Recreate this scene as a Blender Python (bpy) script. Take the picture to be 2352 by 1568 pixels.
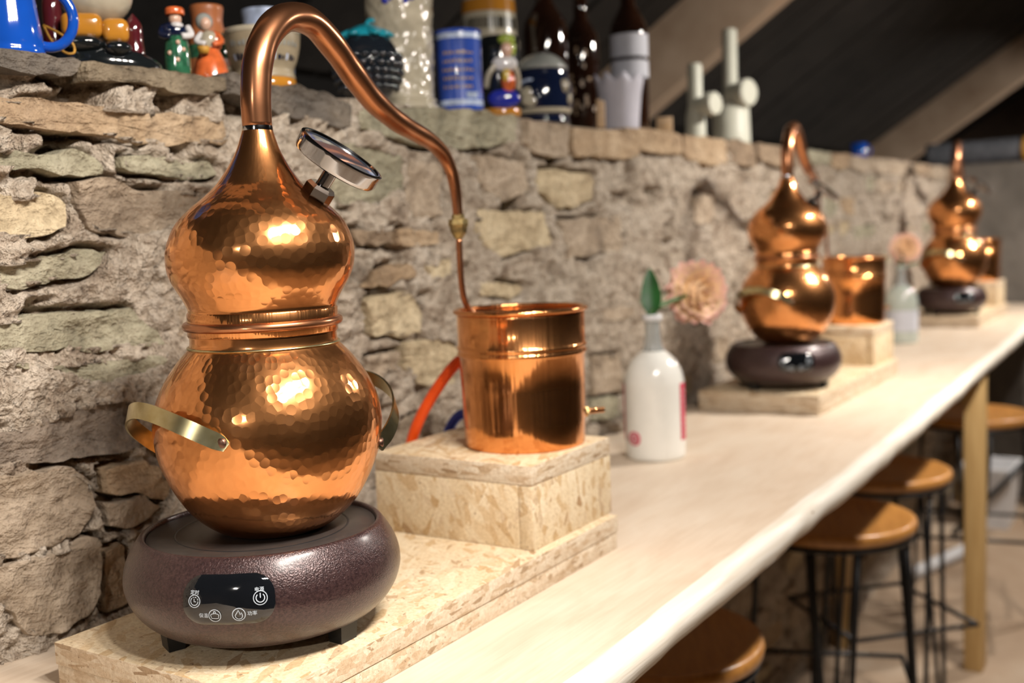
import bpy, bmesh, math, random
import numpy as np
from mathutils import Vector, Matrix

for _o in list(bpy.data.objects):
    bpy.data.objects.remove(_o, do_unlink=True)

SC = bpy.context.scene
COL = SC.collection
S = 0.36                 # metres per layout unit (camera height above the table = 1 unit)
TH = 2.3 * S             # height of the table top above the floor
RT = (0.7145, -0.6996)   # horizontal direction along the row, seen as "right" at the first still
TOW = (-0.69, -0.72)     # horizontal direction from the first still into the room
rnd = random.Random(7)


def W(x, y, z=0.0):
    return Vector((x * S, y * S, TH + z * S))


# ------------------------------------------------------------------ camera, world, lamps, exposure
cam_d = bpy.data.cameras.new('camera')
cam = bpy.data.objects.new('camera', cam_d)
COL.objects.link(cam)
cam.matrix_world = Matrix((
    (0.53716576, 0.10247676, -0.83722844, 0),
    (-0.84253527, 0.01830558, -0.53833003, 0),
    (-0.03984037, 0.99456695, 0.09617342, TH + S),
    (0, 0, 0, 1)))
cam_d.sensor_width = 36
cam_d.lens = 2500 / 2352 * 36
cam_d.clip_start = 0.02
cam_d.clip_end = 60
cam_d.dof.use_dof = True
cam_d.dof.focus_distance = 2.36 * S
cam_d.dof.aperture_fstop = 4.4
SC.camera = cam

world = bpy.data.worlds.new('world')
SC.world = world
world.use_nodes = True
world.node_tree.nodes['Background'].inputs[0].default_value = (1.0, 0.86, 0.72, 1)
world.node_tree.nodes['Background'].inputs[1].default_value = 0.05

SC.view_settings.view_transform = 'Standard'
SC.view_settings.look = 'None'
SC.view_settings.gamma = 1
SC.view_settings.use_curve_mapping = False
SC.view_settings.exposure = 0.2
SC.cycles.max_bounces = 5
SC.cycles.diffuse_bounces = 2
SC.cycles.glossy_bounces = 3
SC.cycles.transmission_bounces = 5
SC.cycles.sample_clamp_indirect = 6.0
SC.cycles.use_light_tree = False


def spot_row(name, x, y, z, power, n=4, gap=0.34, aim=(0, 0, 0)):
    """A bar of small round spots: ceiling lamps and the added far fill."""
    for i in range(n):
        ld = bpy.data.lights.new(name, 'AREA')
        ld.shape = 'DISK'
        ld.size = 0.075
        ld.spread = math.radians(150)
        ld.energy = power
        ld.color = (1.0, 0.925, 0.84)
        o = bpy.data.objects.new(name, ld)
        COL.objects.link(o)
        o.location = W(x + (i - (n - 1) / 2) * gap, y, z)
        d = (W(*aim) - o.location)
        o.rotation_euler = d.to_track_quat('-Z', 'Y').to_euler()


for _x, _n in ((-3.7, 1), (1.35, 4), (6.6, 2), (11.4, 1), (16.5, 1)):  # last entry is an unseen fill spot, added to brighten the far rafter
    spot_row('ceiling_and_fill_spot', _x, -0.18, 2.8, 4.2 * 4 / _n, n=_n, gap=0.40, aim=(_x + 0.1, 1.6, -0.3))

# ------------------------------------------------------------------ noise
def _hash(ix, iy, iz, seed):
    h = (ix * 374761393 + iy * 668265263 + iz * 2147483647 + seed * 1274126177) & 0xFFFFFFFF
    h = ((h ^ (h >> 13)) * 1274126177) & 0xFFFFFFFF
    return ((h ^ (h >> 16)) & 0xFFFF) / 65535.0


def vnoise(p, seed=0):
    p = np.asarray(p, float)
    i = np.floor(p).astype(np.int64)
    f = p - i
    f = f * f * (3 - 2 * f)
    r = 0
    for dx in (0, 1):
        for dy in (0, 1):
            for dz in (0, 1):
                w = (f[..., 0] if dx else 1 - f[..., 0]) * (f[..., 1] if dy else 1 - f[..., 1]) * (f[..., 2] if dz else 1 - f[..., 2])
                r = r + w * _hash(i[..., 0] + dx, i[..., 1] + dy, i[..., 2] + dz, seed)
    return r * 2 - 1


def fbm(p, octs=4, seed=0):
    p = np.asarray(p, float)
    r = 0
    a = 1.0
    for k in range(octs):
        r = r + a * vnoise(p * (2 ** k), seed + k * 17)
        a *= 0.5
    return r


# ------------------------------------------------------------------ materials
M = {}


class NT:
    def __init__(self, name):
        self.m = bpy.data.materials.new(name)
        self.m.use_nodes = True
        self.t = self.m.node_tree
        self.b = self.t.nodes['Principled BSDF']
        self.out = self.t.nodes['Material Output']
        M[name] = self.m
        self._tc = None

    def n(self, typ, **kw):
        nd = self.t.nodes.new(typ)
        for k, v in kw.items():
            if k.startswith('i_'):
                key = k[2:].replace('_', ' ')
                nd.inputs[key].default_value = v
            else:
                setattr(nd, k, v)
        return nd

    def l(self, a, b):
        self.t.links.new(a, b)

    def obj(self, scale=(1, 1, 1), rot=(0, 0, 0), src='Object'):
        if self._tc is None:
            self._tc = self.n('ShaderNodeTexCoord')
        mp = self.n('ShaderNodeMapping')
        mp.inputs['Scale'].default_value = scale
        mp.inputs['Rotation'].default_value = rot
        self.l(self._tc.outputs[src], mp.inputs['Vector'])
        return mp.outputs['Vector']

    def noise(self, vec, scale, detail=4, rough=0.55, dist=0.0):
        nd = self.n('ShaderNodeTexNoise')
        nd.inputs['Scale'].default_value = scale
        nd.inputs['Detail'].default_value = detail
        nd.inputs['Roughness'].default_value = rough
        nd.inputs['Distortion'].default_value = dist
        self.l(vec, nd.inputs['Vector'])
        return nd.outputs['Fac']

    def ramp(self, fac, stops):
        r = self.n('ShaderNodeValToRGB')
        els = r.color_ramp.elements
        while len(els) < len(stops):
            els.new(0.5)
        for e, (p, c) in zip(els, stops):
            e.position = p
            e.color = (*c, 1) if len(c) == 3 else c
        self.l(fac, r.inputs['Fac'])
        return r.outputs['Color']

    def mix(self, fac, a, b, mode='MIX'):
        mx = self.n('ShaderNodeMix', data_type='RGBA', blend_type=mode)
        if isinstance(fac, (int, float)):
            mx.inputs[0].default_value = fac
        else:
            self.l(fac, mx.inputs[0])
        for v, i in ((a, 6), (b, 7)):
            if isinstance(v, tuple):
                mx.inputs[i].default_value = (*v, 1)
            else:
                self.l(v, mx.inputs[i])
        return mx.outputs[2]

    def math(self, op, a, b=0.5, c=None):
        nd = self.n('ShaderNodeMath', operation=op)
        for v, i in ((a, 0), (b, 1), (c, 2)):
            if v is None:
                continue
            if isinstance(v, (int, float)):
                nd.inputs[i].default_value = v
            else:
                self.l(v, nd.inputs[i])
        return nd.outputs[0]

    def bump(self, h, dist, strength=1.0, prev=None):
        b = self.n('ShaderNodeBump')
        b.inputs['Strength'].default_value = strength
        b.inputs['Distance'].default_value = dist
        self.l(h, b.inputs['Height'])
        if prev is not None:
            self.l(prev, b.inputs['Normal'])
        return b.outputs['Normal']

    def set(self, **kw):
        names = dict(color='Base Color', rough='Roughness', metal='Metallic', normal='Normal', trans='Transmission Weight',
                     ior='IOR', coat='Coat Weight', coatr='Coat Roughness', spec='Specular IOR Level', sheen='Sheen Weight',
                     sss='Subsurface Weight')
        for k, v in kw.items():
            s = self.b.inputs[names[k]]
            if isinstance(v, (int, float)):
                s.default_value = v
            elif isinstance(v, tuple):
                s.default_value = (*v, 1)
            else:
                self.l(v, s)
        return self


def plain(name, color, rough=0.5, metal=0.0, var=0.12, vscale=30, coat=0.0, bscale=0, bdist=0.0, **kw):
    """One colour with a little procedural variation (and optionally a fine relief)."""
    t = NT(name)
    v = t.obj()
    f = t.noise(v, vscale, 3)
    dark = tuple(c * (1 - var) for c in color)
    lite = tuple(min(1, c * (1 + var)) for c in color)
    t.set(color=t.ramp(f, [(0.3, dark), (0.7, lite)]), rough=rough, metal=metal, coat=coat, **kw)
    if coat:
        t.set(coatr=0.03)
    if bscale:
        t.set(normal=t.bump(t.noise(v, bscale, 3), bdist))
    return t


def copper(name, hammered, base=(0.85, 0.372, 0.135), rough=0.10, haze=0.20, streak=0.0):
    t = NT(name)
    v = t.obj()
    tar = t.noise(v, 26, 5, 0.6)
    big = t.noise(v, 7, 3)
    c = t.ramp(tar, [(0.25, tuple(x * 0.82 for x in base)), (0.6, base), (0.85, (base[0], base[1] * 1.12, base[2] * 1.5))])
    c = t.mix(t.ramp(big, [(0.35, (0.0,) * 3), (0.75, (0.35,) * 3)]), c, tuple(x * 0.72 for x in base))
    scr = t.noise(t.obj((60, 60, 900)), 4, 3)
    r = t.math('MULTIPLY_ADD', tar, 0.12, rough - 0.05)
    r = t.math('MULTIPLY_ADD', scr, 0.05, r)
    h = t.math('MULTIPLY', t.noise(v, 22, 1), 0.0004)
    if streak:
        h = t.math('MULTIPLY_ADD', t.noise(t.obj((160, 160, 3)), 1.0, 2), streak, h)
    if hammered:
        uv = t.obj(src='UV')
        vo = t.n('ShaderNodeTexVoronoi', voronoi_dimensions='2D', feature='F1')
        vo.inputs['Scale'].default_value = 1 / 0.0086
        vo.inputs['Randomness'].default_value = 0.72
        t.l(uv, vo.inputs['Vector'])
        d2 = t.math('POWER', t.math('MINIMUM', vo.outputs['Distance'], 0.50), 2.0)
        # the planishing marks fade out in patches
        msk = t.math('MULTIPLY', t.ramp(t.noise(v, 13, 1), [(0.34, (0.30,) * 3), (0.58, (1,) * 3)]), hammered)
        sz = t.n('ShaderNodeSeparateXYZ')
        t.l(v, sz.inputs[0])
        mr = t.n('ShaderNodeMapRange')                      # the drawn-out neck is left smooth
        for i_, v_ in enumerate((0.245, 0.30, 1.0, 0.10)):
            mr.inputs[i_ + 1].default_value = v_
        t.l(sz.outputs[2], mr.inputs[0])
        cmp_ = t.n('ShaderNodeMath', operation='COMPARE')    # so is the plain collar
        t.l(sz.outputs[2], cmp_.inputs[0])
        cmp_.inputs[1].default_value = 0.172
        cmp_.inputs[2].default_value = 0.0165
        col_ = t.math('MULTIPLY_ADD', cmp_.outputs[0], -0.93, 1.0)
        h = t.math('MULTIPLY_ADD', d2, t.math('MULTIPLY', t.math('MULTIPLY', msk, col_), mr.outputs[0]), h)
    prev = t.bump(h, 1.0)
    t.set(color=c, metal=1.0, rough=r, normal=prev)
    # hand-polished metal: a clear reflection with a soft haze around it
    b2 = t.n('ShaderNodeBsdfPrincipled')
    t.l(c, b2.inputs['Base Color'])
    b2.inputs['Metallic'].default_value = 1.0
    b2.inputs['Roughness'].default_value = 0.42
    t.l(prev, b2.inputs['Normal'])
    mx = t.n('ShaderNodeMixShader')
    mx.inputs[0].default_value = haze
    t.l(t.b.outputs[0], mx.inputs[1])
    t.l(b2.outputs[0], mx.inputs[2])
    t.l(mx.outputs[0], t.out.inputs['Surface'])
    return t


copper('copper_hammered', 0.00075)
copper('copper_smooth', 0, rough=0.09, haze=0.15, streak=0.0008)
copper('copper_tube', 0, base=(0.58, 0.255, 0.125), rough=0.17, haze=0.3)

t = NT('brass'); v = t.obj()
t.set(color=t.ramp(t.noise(v, 60, 4), [(0.3, (0.48, 0.40, 0.19)), (0.7, (0.74, 0.68, 0.42))]), metal=1.0, rough=0.27)
plain('brass_dull', (0.40, 0.30, 0.13), 0.42, 1.0, 0.35, 200)
plain('rivet_copper', (0.20, 0.11, 0.08), 0.4, 1.0, 0.2, 200)
plain('chrome', (0.50, 0.50, 0.52), 0.12, 1.0, 0.05, 40)
plain('dial_face', (0.10, 0.12, 0.15), 0.5, 0, 0.1)
plain('dial_glass', (0.05, 0.06, 0.08), 0.04, 0, 0.02, coat=1.0)

# hammertone enamel of the stove
t = NT('hammertone'); v = t.obj()
cells = t.noise(v, 800, 1, 0.5)
t.set(color=t.ramp(t.noise(v, 430, 3), [(0.35, (0.032, 0.016, 0.017)), (0.65, (0.070, 0.037, 0.036))]), metal=0.35, rough=0.34,
      normal=t.bump(cells, 0.00055, 0.9), coat=0.35, coatr=0.22)
plain('stove_plate', (0.045, 0.036, 0.032), 0.36, 0.2, 0.15, 60)
plain('black_plastic', (0.012, 0.012, 0.013), 0.45)
plain('panel_gloss', (0.006, 0.007, 0.009), 0.05, coat=0.6)
plain('panel_print', (0.55, 0.62, 0.70), 0.5, var=0.03)

# chip board
def osb(name, kind):
    t = NT(name)
    edge = kind == 'edge'
    base = None
    wob = t.n('ShaderNodeTexNoise')
    wob.inputs['Scale'].default_value = 60
    wob.inputs['Detail'].default_value = 1
    t.l(t.obj(), wob.inputs['Vector'])
    if edge:
        lay = [((110, 110, 620), (0, 0, 0.1)), ((240, 100, 460), (0, 0.1, 0.35))]
    elif kind == 'side':
        lay = [((300, 300, 60), (0.15, 0.1, 0)), ((280, 280, 75), (-0.45, 0.2, 0)), ((260, 260, 90), (0.75, 0, 0))]
    else:
        lay = [((90, 330, 330), (0, 0, 0.35)), ((110, 300, 300), (0, 0, 1.25)), ((100, 340, 340), (0, 0, 2.1)), ((80, 300, 300), (0, 0, 2.8))]
    for k, (sc, ro) in enumerate(lay):
        # rotate first, then stretch along the strand
        r_ = t.obj((1, 1, 1), ro)
        v = t.n('ShaderNodeVectorMath', operation='MULTIPLY')
        t.l(r_, v.inputs[0])
        v.inputs[1].default_value = sc
        ad = t.n('ShaderNodeVectorMath', operation='MULTIPLY_ADD')
        t.l(wob.outputs['Color'], ad.inputs[0])
        ad.inputs[1].default_value = (0.7, 0.7, 0.7)
        t.l(v.outputs[0], ad.inputs[2])
        vo = t.n('ShaderNodeTexVoronoi', feature='F1')
        vo.inputs['Scale'].default_value = 0.46
        vo.inputs['Randomness'].default_value = 1.0
        t.l(ad.outputs[0], vo.inputs['Vector'])
        sep = t.n('ShaderNodeSeparateColor')
        t.l(vo.outputs['Color'], sep.inputs[0])
        if not edge:
            col = t.ramp(sep.outputs[0], [(0.0, (0.78, 0.66, 0.47)), (0.30, (0.72, 0.58, 0.39)), (0.55, (0.80, 0.69, 0.51)), (0.72, (0.66, 0.50, 0.31)),
                                          (0.86, (0.56, 0.39, 0.21)), (0.92, (0.80, 0.68, 0.50)), (1.0, (0.42, 0.26, 0.13))])
        else:
            col = t.ramp(sep.outputs[0], [(0.0, (0.74, 0.65, 0.52)), (0.6, (0.68, 0.56, 0.42)), (0.9, (0.56, 0.42, 0.28)), (1.0, (0.36, 0.25, 0.15))])
        base = col if base is None else t.mix(t.math('GREATER_THAN', sep.outputs[1], 0.52), base, col)
    vo = t.obj()
    grain = t.noise(vo, 260, 3, 0.7)
    base = t.mix(0.45, base, t.ramp(grain, [(0.35, (0.58, 0.46, 0.32)), (0.6, (1.0, 0.97, 0.92))]), 'MULTIPLY')
    sp = t.noise(vo, 330 if edge else 200, 1)
    base = t.mix(t.ramp(sp, [(0.70, (0,) * 3), (0.75, (0.75,) * 3)]), base, (0.22, 0.13, 0.075))
    t.set(color=base, rough=0.62, normal=t.bump(grain, 0.0009 if edge else 0.0005, 0.8))


osb('osb_face', 'face')
osb('osb_side', 'side')
osb('osb_edge', 'edge')

t = NT('table_wood'); v = t.obj((3.0, 9, 9))
g1 = t.noise(v, 2.2, 5, 0.6, 0.6)
g2 = t.noise(t.obj((6, 160, 120)), 2.0, 4, 0.6)
c = t.ramp(g1, [(0.3, (0.67, 0.54, 0.415)), (0.5, (0.73, 0.61, 0.485)), (0.72, (0.77, 0.665, 0.545))])
c = t.mix(0.22, c, t.ramp(g2, [(0.35, (0.62, 0.50, 0.38)), (0.65, (1.0, 0.98, 0.95))]), 'MULTIPLY')
t.set(color=c, rough=0.5, normal=t.bump(g2, 0.0003, 0.5))
t = NT('live_edge'); v = t.obj((3, 60, 60))
g1 = t.noise(v, 2.0, 4, 0.6, 0.4)
kn = t.noise(t.obj((9, 20, 20)), 3.2, 2)
c = t.ramp(g1, [(0.3, (0.74, 0.65, 0.53)), (0.6, (0.86, 0.80, 0.71))])
c = t.mix(t.ramp(kn, [(0.76, (0,) * 3), (0.80, (0.7,) * 3)]), c, (0.16, 0.09, 0.05))
t.set(color=c, rough=0.5, normal=t.bump(g1, 0.0015, 0.5))

# stones
def stone(name, c0, c1, c2, gl=0.9):
    t = NT(name); v = t.obj()
    n1 = t.noise(v, 16, 5, 0.66, 0.5)
    n2 = t.noise(v, 75, 4, 0.7)
    n3 = t.noise(v, 6, 2, 0.6)
    lay = t.noise(t.obj((12, 12, 30)), 1.8, 4, 0.6, 0.6)
    c = t.ramp(n1, [(0.28, c0), (0.48, c1), (0.70, c2)])
    c = t.mix(0.6, c, t.ramp(n2, [(0.32, (0.40, 0.36, 0.31)), (0.58, (1.0, 0.99, 0.97))]), 'MULTIPLY')
    c = t.mix(t.ramp(n3, [(0.48, (0,) * 3), (0.75, (0.55,) * 3)]), c, c0)
    h = t.math('MULTIPLY_ADD', lay, 0.008, t.math('MULTIPLY_ADD', n1, 0.012, t.math('MULTIPLY', n2, 0.0075)))
    t.set(color=c, rough=gl, normal=t.bump(h, 1.0))


stone('stone_t', (0.281, 0.189, 0.116), (0.451, 0.323, 0.201), (0.561, 0.427, 0.293))      # tan
stone('stone_v', (0.195, 0.183, 0.128), (0.366, 0.336, 0.238), (0.488, 0.451, 0.336))      # greenish
stone('stone_c', (0.403, 0.311, 0.195), (0.586, 0.476, 0.311), (0.695, 0.586, 0.403))      # cream
stone('stone_p', (0.232, 0.177, 0.128), (0.439, 0.348, 0.256), (0.573, 0.470, 0.366))      # pinkish grey
stone('stone_d', (0.104, 0.085, 0.071), (0.232, 0.189, 0.152), (0.390, 0.317, 0.250))    # dark slate
stone('stone_g', (0.085, 0.073, 0.062), (0.155, 0.132, 0.110), (0.240, 0.202, 0.160))     # grey cap
stone('stone_o', (0.095, 0.078, 0.053), (0.195, 0.152, 0.102), (0.310, 0.250, 0.170))     # olive cap
stone('stone_b', (0.159, 0.112, 0.073), (0.305, 0.220, 0.146), (0.451, 0.342, 0.232))    # brown
t = NT('mortar'); v = t.obj()
n1 = t.noise(v, 20, 5, 0.72, 0.6)
n2 = t.noise(v, 85, 4, 0.74)
n3 = t.noise(v, 5, 3)
c = t.ramp(n1, [(0.28, (0.20, 0.14, 0.095)), (0.40, (0.42, 0.335, 0.255)), (0.54, (0.60, 0.51, 0.41)), (0.78, (0.70, 0.62, 0.53))])
c = t.mix(0.6, c, t.ramp(n2, [(0.36, (0.32, 0.26, 0.20)), (0.52, (1, 1, 1))]), 'MULTIPLY')
c = t.mix(t.ramp(n3, [(0.5, (0,) * 3), (0.75, (0.4,) * 3)]), c, (0.30, 0.22, 0.155))
h = t.math('MULTIPLY_ADD', n1, 0.024, t.math('MULTIPLY', n2, 0.012))
t.set(color=c, rough=0.95, normal=t.bump(h, 1.0))
t = NT('end_wall_stone'); v = t.obj()
n1 = t.noise(v, 5, 6, 0.65)
t.set(color=t.ramp(n1, [(0.3, (0.10, 0.089, 0.077)), (0.7, (0.22, 0.195, 0.17))]), rough=0.95, normal=t.bump(n1, 0.03, 0.7))

t = NT('floor_screed'); v = t.obj()
n1 = t.noise(v, 3, 6, 0.6)
t.set(color=t.ramp(n1, [(0.3, (0.33, 0.225, 0.145)), (0.55, (0.43, 0.32, 0.225)), (0.75, (0.50, 0.41, 0.32))]), rough=0.7,
      normal=t.bump(t.noise(v, 40, 4), 0.002, 0.4))
plain('room_plaster', (0.07, 0.048, 0.036), 0.9, var=0.25, vscale=3)
plain('roof_board', (0.020, 0.017, 0.015), 0.8, var=0.35, vscale=9, bscale=60, bdist=0.002)
plain('roof_felt', (0.012, 0.011, 0.011), 0.9, var=0.3)
t = NT('rafter_wood'); v = t.obj((40, 3, 3))
t.set(color=t.ramp(t.noise(v, 2, 5, 0.6), [(0.3, (0.40, 0.28, 0.19)), (0.7, (0.60, 0.46, 0.34))]), rough=0.75)
def wood(name, c0, c1, rough=0.42, sc=(4, 40, 40), coat=0.0):
    t = NT(name); v = t.obj(sc)
    t.set(color=t.ramp(t.noise(v, 2.5, 5, 0.6, 0.5), [(0.3, c0), (0.7, c1)]), rough=rough, coat=coat, coatr=0.15)
wood('seat_wood', (0.36, 0.15, 0.035), (0.52, 0.245, 0.06), 0.38, coat=0.2)
wood('pine_post', (0.46, 0.28, 0.10), (0.60, 0.40, 0.17), 0.55, (30, 30, 2))
wood('pale_wood', (0.55, 0.36, 0.20), (0.66, 0.46, 0.28), 0.6)
plain('black_steel', (0.012, 0.012, 0.013), 0.42, 0.3)

# glazes
def glaze(name, c, rough=0.10, var=0.12, vscale=25, coat=0.8):
    return plain(name, c, rough, 0, var, vscale, coat=coat)
glaze('glaze_blue', (0.008, 0.075, 0.44))
glaze('glaze_blue_mug', (0.035, 0.085, 0.42), 0.2, 0.3)
glaze('glaze_pale_blue', (0.42, 0.50, 0.68), 0.3, 0.4, 60)
glaze('glaze_navy', (0.006, 0.011, 0.035))
glaze('glaze_black', (0.008, 0.010, 0.011))
glaze('glaze_maroon', (0.075, 0.010, 0.014))
glaze('glaze_ochre', (0.50, 0.21, 0.025), 0.15)
glaze('glaze_cream', (0.46, 0.41, 0.31), 0.22, 0.25)
glaze('glaze_sand', (0.33, 0.27, 0.18), 0.4, 0.25, coat=0.1)
glaze('glaze_white', (0.68, 0.66, 0.66), 0.3)
glaze('glaze_lavender', (0.50, 0.49, 0.56), 0.55, 0.06, coat=0.0)
glaze('glaze_green', (0.025, 0.12, 0.06), 0.15, 0.5, 120)
glaze('glaze_orange', (0.62, 0.13, 0.035), 0.2, 0.3, 90)
glaze('glaze_terracotta', (0.42, 0.14, 0.05), 0.4, coat=0.2)
glaze('glaze_turquoise', (0.012, 0.27, 0.36), 0.15)
glaze('glaze_berry', (0.010, 0.014, 0.020), 0.08)
glaze('glaze_grey', (0.30, 0.31, 0.29), 0.3)
glaze('glaze_red', (0.50, 0.03, 0.03), 0.3)
glaze('glaze_yellow', (0.62, 0.42, 0.05), 0.3)
glaze('glaze_lime', (0.33, 0.42, 0.06), 0.3)
glaze('glaze_royal', (0.02, 0.03, 0.34), 0.2)
glaze('skin_glaze', (0.66, 0.42, 0.31), 0.3)
glaze('gold_print', (0.36, 0.25, 0.16), 0.4, coat=0.0)
plain('brown_cord', (0.50, 0.25, 0.03), 0.6, var=0.3, vscale=200)
t = NT('bottle_brown_glass'); v = t.obj()
t.set(color=t.ramp(t.noise(v, 8, 2), [(0.3, (0.012, 0.005, 0.003)), (0.7, (0.028, 0.010, 0.005))]), rough=0.06, coat=0.6)
plain('paper_label', (0.55, 0.56, 0.62), 0.7, var=0.06)
plain('pvc_white', (0.56, 0.56, 0.47), 0.45, var=0.05)
plain('grey_cloth', (0.10, 0.105, 0.12), 0.9, var=0.3)
plain('milk_white', (0.86, 0.85, 0.80), 0.22, var=0.03, coat=0.6)
plain('pink_print', (0.62, 0.04, 0.10), 0.5, var=0.15, vscale=150)
plain('pale_pink_print', (0.70, 0.42, 0.44), 0.5, var=0.1)
t = NT('clear_glass'); v = t.obj()
t.set(color=t.ramp(t.noise(v, 20, 1), [(0.3, (0.80, 0.83, 0.82)), (0.7, (0.88, 0.90, 0.89))]), trans=0.72, ior=1.3, rough=0.12, coat=0.5, coatr=0.03)
t = NT('green_glass'); v = t.obj()
t.set(color=t.ramp(t.noise(v, 10, 1), [(0.3, (0.60, 0.66, 0.60)), (0.7, (0.70, 0.76, 0.70))]), rough=0.08, coat=0.5, trans=0.35)
plain('leaf_green', (0.012, 0.105, 0.016), 0.4, var=0.4, vscale=70)
plain('stem_green', (0.05, 0.14, 0.03), 0.5)
t = NT('petal'); uv = t.obj(src='UV')
sep = t.n('ShaderNodeSeparateXYZ'); t.l(uv, sep.inputs[0])
t.set(color=t.ramp(sep.outputs[0], [(0.0, (0.95, 0.55, 0.24)), (0.6, (0.98, 0.70, 0.44)), (0.88, (0.97, 0.60, 0.50)), (1.0, (0.94, 0.48, 0.48))]), rough=0.6, sss=0.0)
plain('hose_orange', (0.86, 0.085, 0.006), 0.35, var=0.08)
plain('hose_blue', (0.006, 0.030, 0.42), 0.35, var=0.08)
plain('white_plastic', (0.74, 0.74, 0.76), 0.5, var=0.05)

# ------------------------------------------------------------------ mesh helpers (coordinates in layout units, scaled on creation)
def mesh(name, verts, faces, mat, smooth=True, uvs=None, mats=None, fmat=None):
    me = bpy.data.meshes.new(name)
    v = np.asarray(verts, float) * S
    me.from_pydata(v.tolist(), [], [list(map(int, f)) for f in faces])
    me.materials.append(M[mat])
    for m in (mats or []):
        me.materials.append(M[m])
    if fmat is not None:
        me.polygons.foreach_set('material_index', fmat)
    if smooth:
        me.polygons.foreach_set('use_smooth', [True] * len(me.polygons))
    if uvs is not None:
        ul = me.uv_layers.new(name='UVMap')
        uv = np.asarray(uvs, float)
        li = np.empty(len(me.loops), int)
        me.loops.foreach_get('vertex_index', li)
        ul.data.foreach_set('uv', uv[li].ravel())
    me.update()
    return me


def obj(name, me, parent=None, loc=None, rot=None):
    o = bpy.data.objects.new(name, me)
    COL.objects.link(o)
    if parent is not None:
        o.parent = parent
    if loc is not None:
        o.location = loc
    if rot is not None:
        o.rotation_euler = rot
    return o


def tag(o, label, cat, group=None, kind=None):
    o['label'] = label
    o['category'] = cat
    if group:
        o['group'] = group
    if kind:
        o['kind'] = kind
    return o


def thing(name, label, cat, loc, rotz=0.0, group=None):
    o = bpy.data.objects.new(name, None)
    o.empty_display_size = 0.05
    COL.objects.link(o)
    o.location = loc
    o.rotation_euler = (0, 0, rotz)
    return tag(o, label, cat, group)


def copy_tree(o, parent=None, label=None, loc=None, scale=None):
    c = o.copy()
    COL.objects.link(c)
    c.parent = parent
    if label:
        c['label'] = label
    if loc is not None:
        c.location = loc
    if scale:
        c.scale = (scale, scale, scale)
    for ch in list(o.children):
        copy_tree(ch, c)
    return c


def lathe(prof, seg=48, shift=None, uv=False, close=False):
    """Surface of revolution; prof = [(r, z)...]; shift(z) -> (dx, dy)."""
    V, F, UV = [], [], []
    arc = 0
    rmax = max(p[0] for p in prof)
    for i, (r, z) in enumerate(prof):
        if i:
            arc += math.hypot(r - prof[i - 1][0], z - prof[i - 1][1])
        dx, dy = shift(z) if shift else (0, 0)
        for k in range(seg + 1):
            a = 2 * math.pi * k / seg
            V.append((dx + r * math.cos(a), dy + r * math.sin(a), z))
            UV.append((k / seg * round(2 * math.pi * rmax * S / 0.0086) * 0.0086, arc * S))
    n = seg + 1
    for i in range(len(prof) - 1):
        for k in range(seg):
            a, b = i * n + k, i * n + k + 1
            F.append((a, b, b + n, a + n))
    return V, F, UV


def fair(pts, n):
    """Smooth (Catmull-Rom) resampling of a polyline of any dimension."""
    P = np.asarray(pts, float)
    d = np.r_[0, np.cumsum(np.linalg.norm(np.diff(P, axis=0), axis=1) ** 0.5)]
    tt = np.linspace(0, d[-1], n)
    out = []
    for t in tt:
        i = min(max(np.searchsorted(d, t) - 1, 0), len(P) - 2)
        t0 = d[i]; t1 = d[i + 1]
        p1, p2 = P[i], P[i + 1]
        m1 = (P[i + 1] - P[i - 1]) / (d[i + 1] - d[i - 1]) if i > 0 else (p2 - p1) / (t1 - t0)
        m2 = (P[i + 2] - P[i]) / (d[i + 2] - d[i]) if i + 2 < len(P) else (p2 - p1) / (t1 - t0)
        h = t1 - t0
        u = (t - t0) / h
        out.append((2 * u**3 - 3 * u**2 + 1) * p1 + (u**3 - 2 * u**2 + u) * h * m1 + (-2 * u**3 + 3 * u**2) * p2 + (u**3 - u**2) * h * m2)
    return np.array(out)


def tube(pts, rad, seg=16, caps=True):
    P = np.asarray(pts, float)
    n = len(P)
    R_ = np.full(n, rad, float) if np.isscalar(rad) else np.asarray(rad, float)
    T = np.gradient(P, axis=0)
    T /= np.linalg.norm(T, axis=1)[:, None] + 1e-12
    ref = np.array((0, 0, 1.0)) if abs(T[0][2]) < 0.9 else np.array((1.0, 0, 0))
    N = np.cross(T[0], ref); N /= np.linalg.norm(N)
    V, F = [], []
    for i in range(n):
        N = N - T[i] * (N @ T[i]); N /= np.linalg.norm(N)
        B = np.cross(T[i], N)
        for k in range(seg):
            a = 2 * math.pi * k / seg
            V.append(P[i] + R_[i] * (math.cos(a) * N + math.sin(a) * B))
    for i in range(n - 1):
        for k in range(seg):
            a, b = i * seg + k, i * seg + (k + 1) % seg
            F.append((a, b, b + seg, a + seg))
    if caps:
        F.append(tuple(range(seg - 1, -1, -1)))
        F.append(tuple((n - 1) * seg + k for k in range(seg)))
    return V, F


def axis_frame(d):
    d = np.asarray(d, float); d = d / np.linalg.norm(d)
    ref = np.array((0, 0, 1.0)) if abs(d[2]) < 0.9 else np.array((1.0, 0, 0))
    u = np.cross(ref, d); u /= np.linalg.norm(u)
    return u, np.cross(d, u), d


def lathe_along(prof, origin, d, seg=32):
    u, w, d = axis_frame(d)
    V, F, _ = lathe(prof, seg)
    V = np.array(V)
    return (np.asarray(origin) + V[:, :1] * u + V[:, 1:2] * w + V[:, 2:3] * d).tolist(), F


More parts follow.
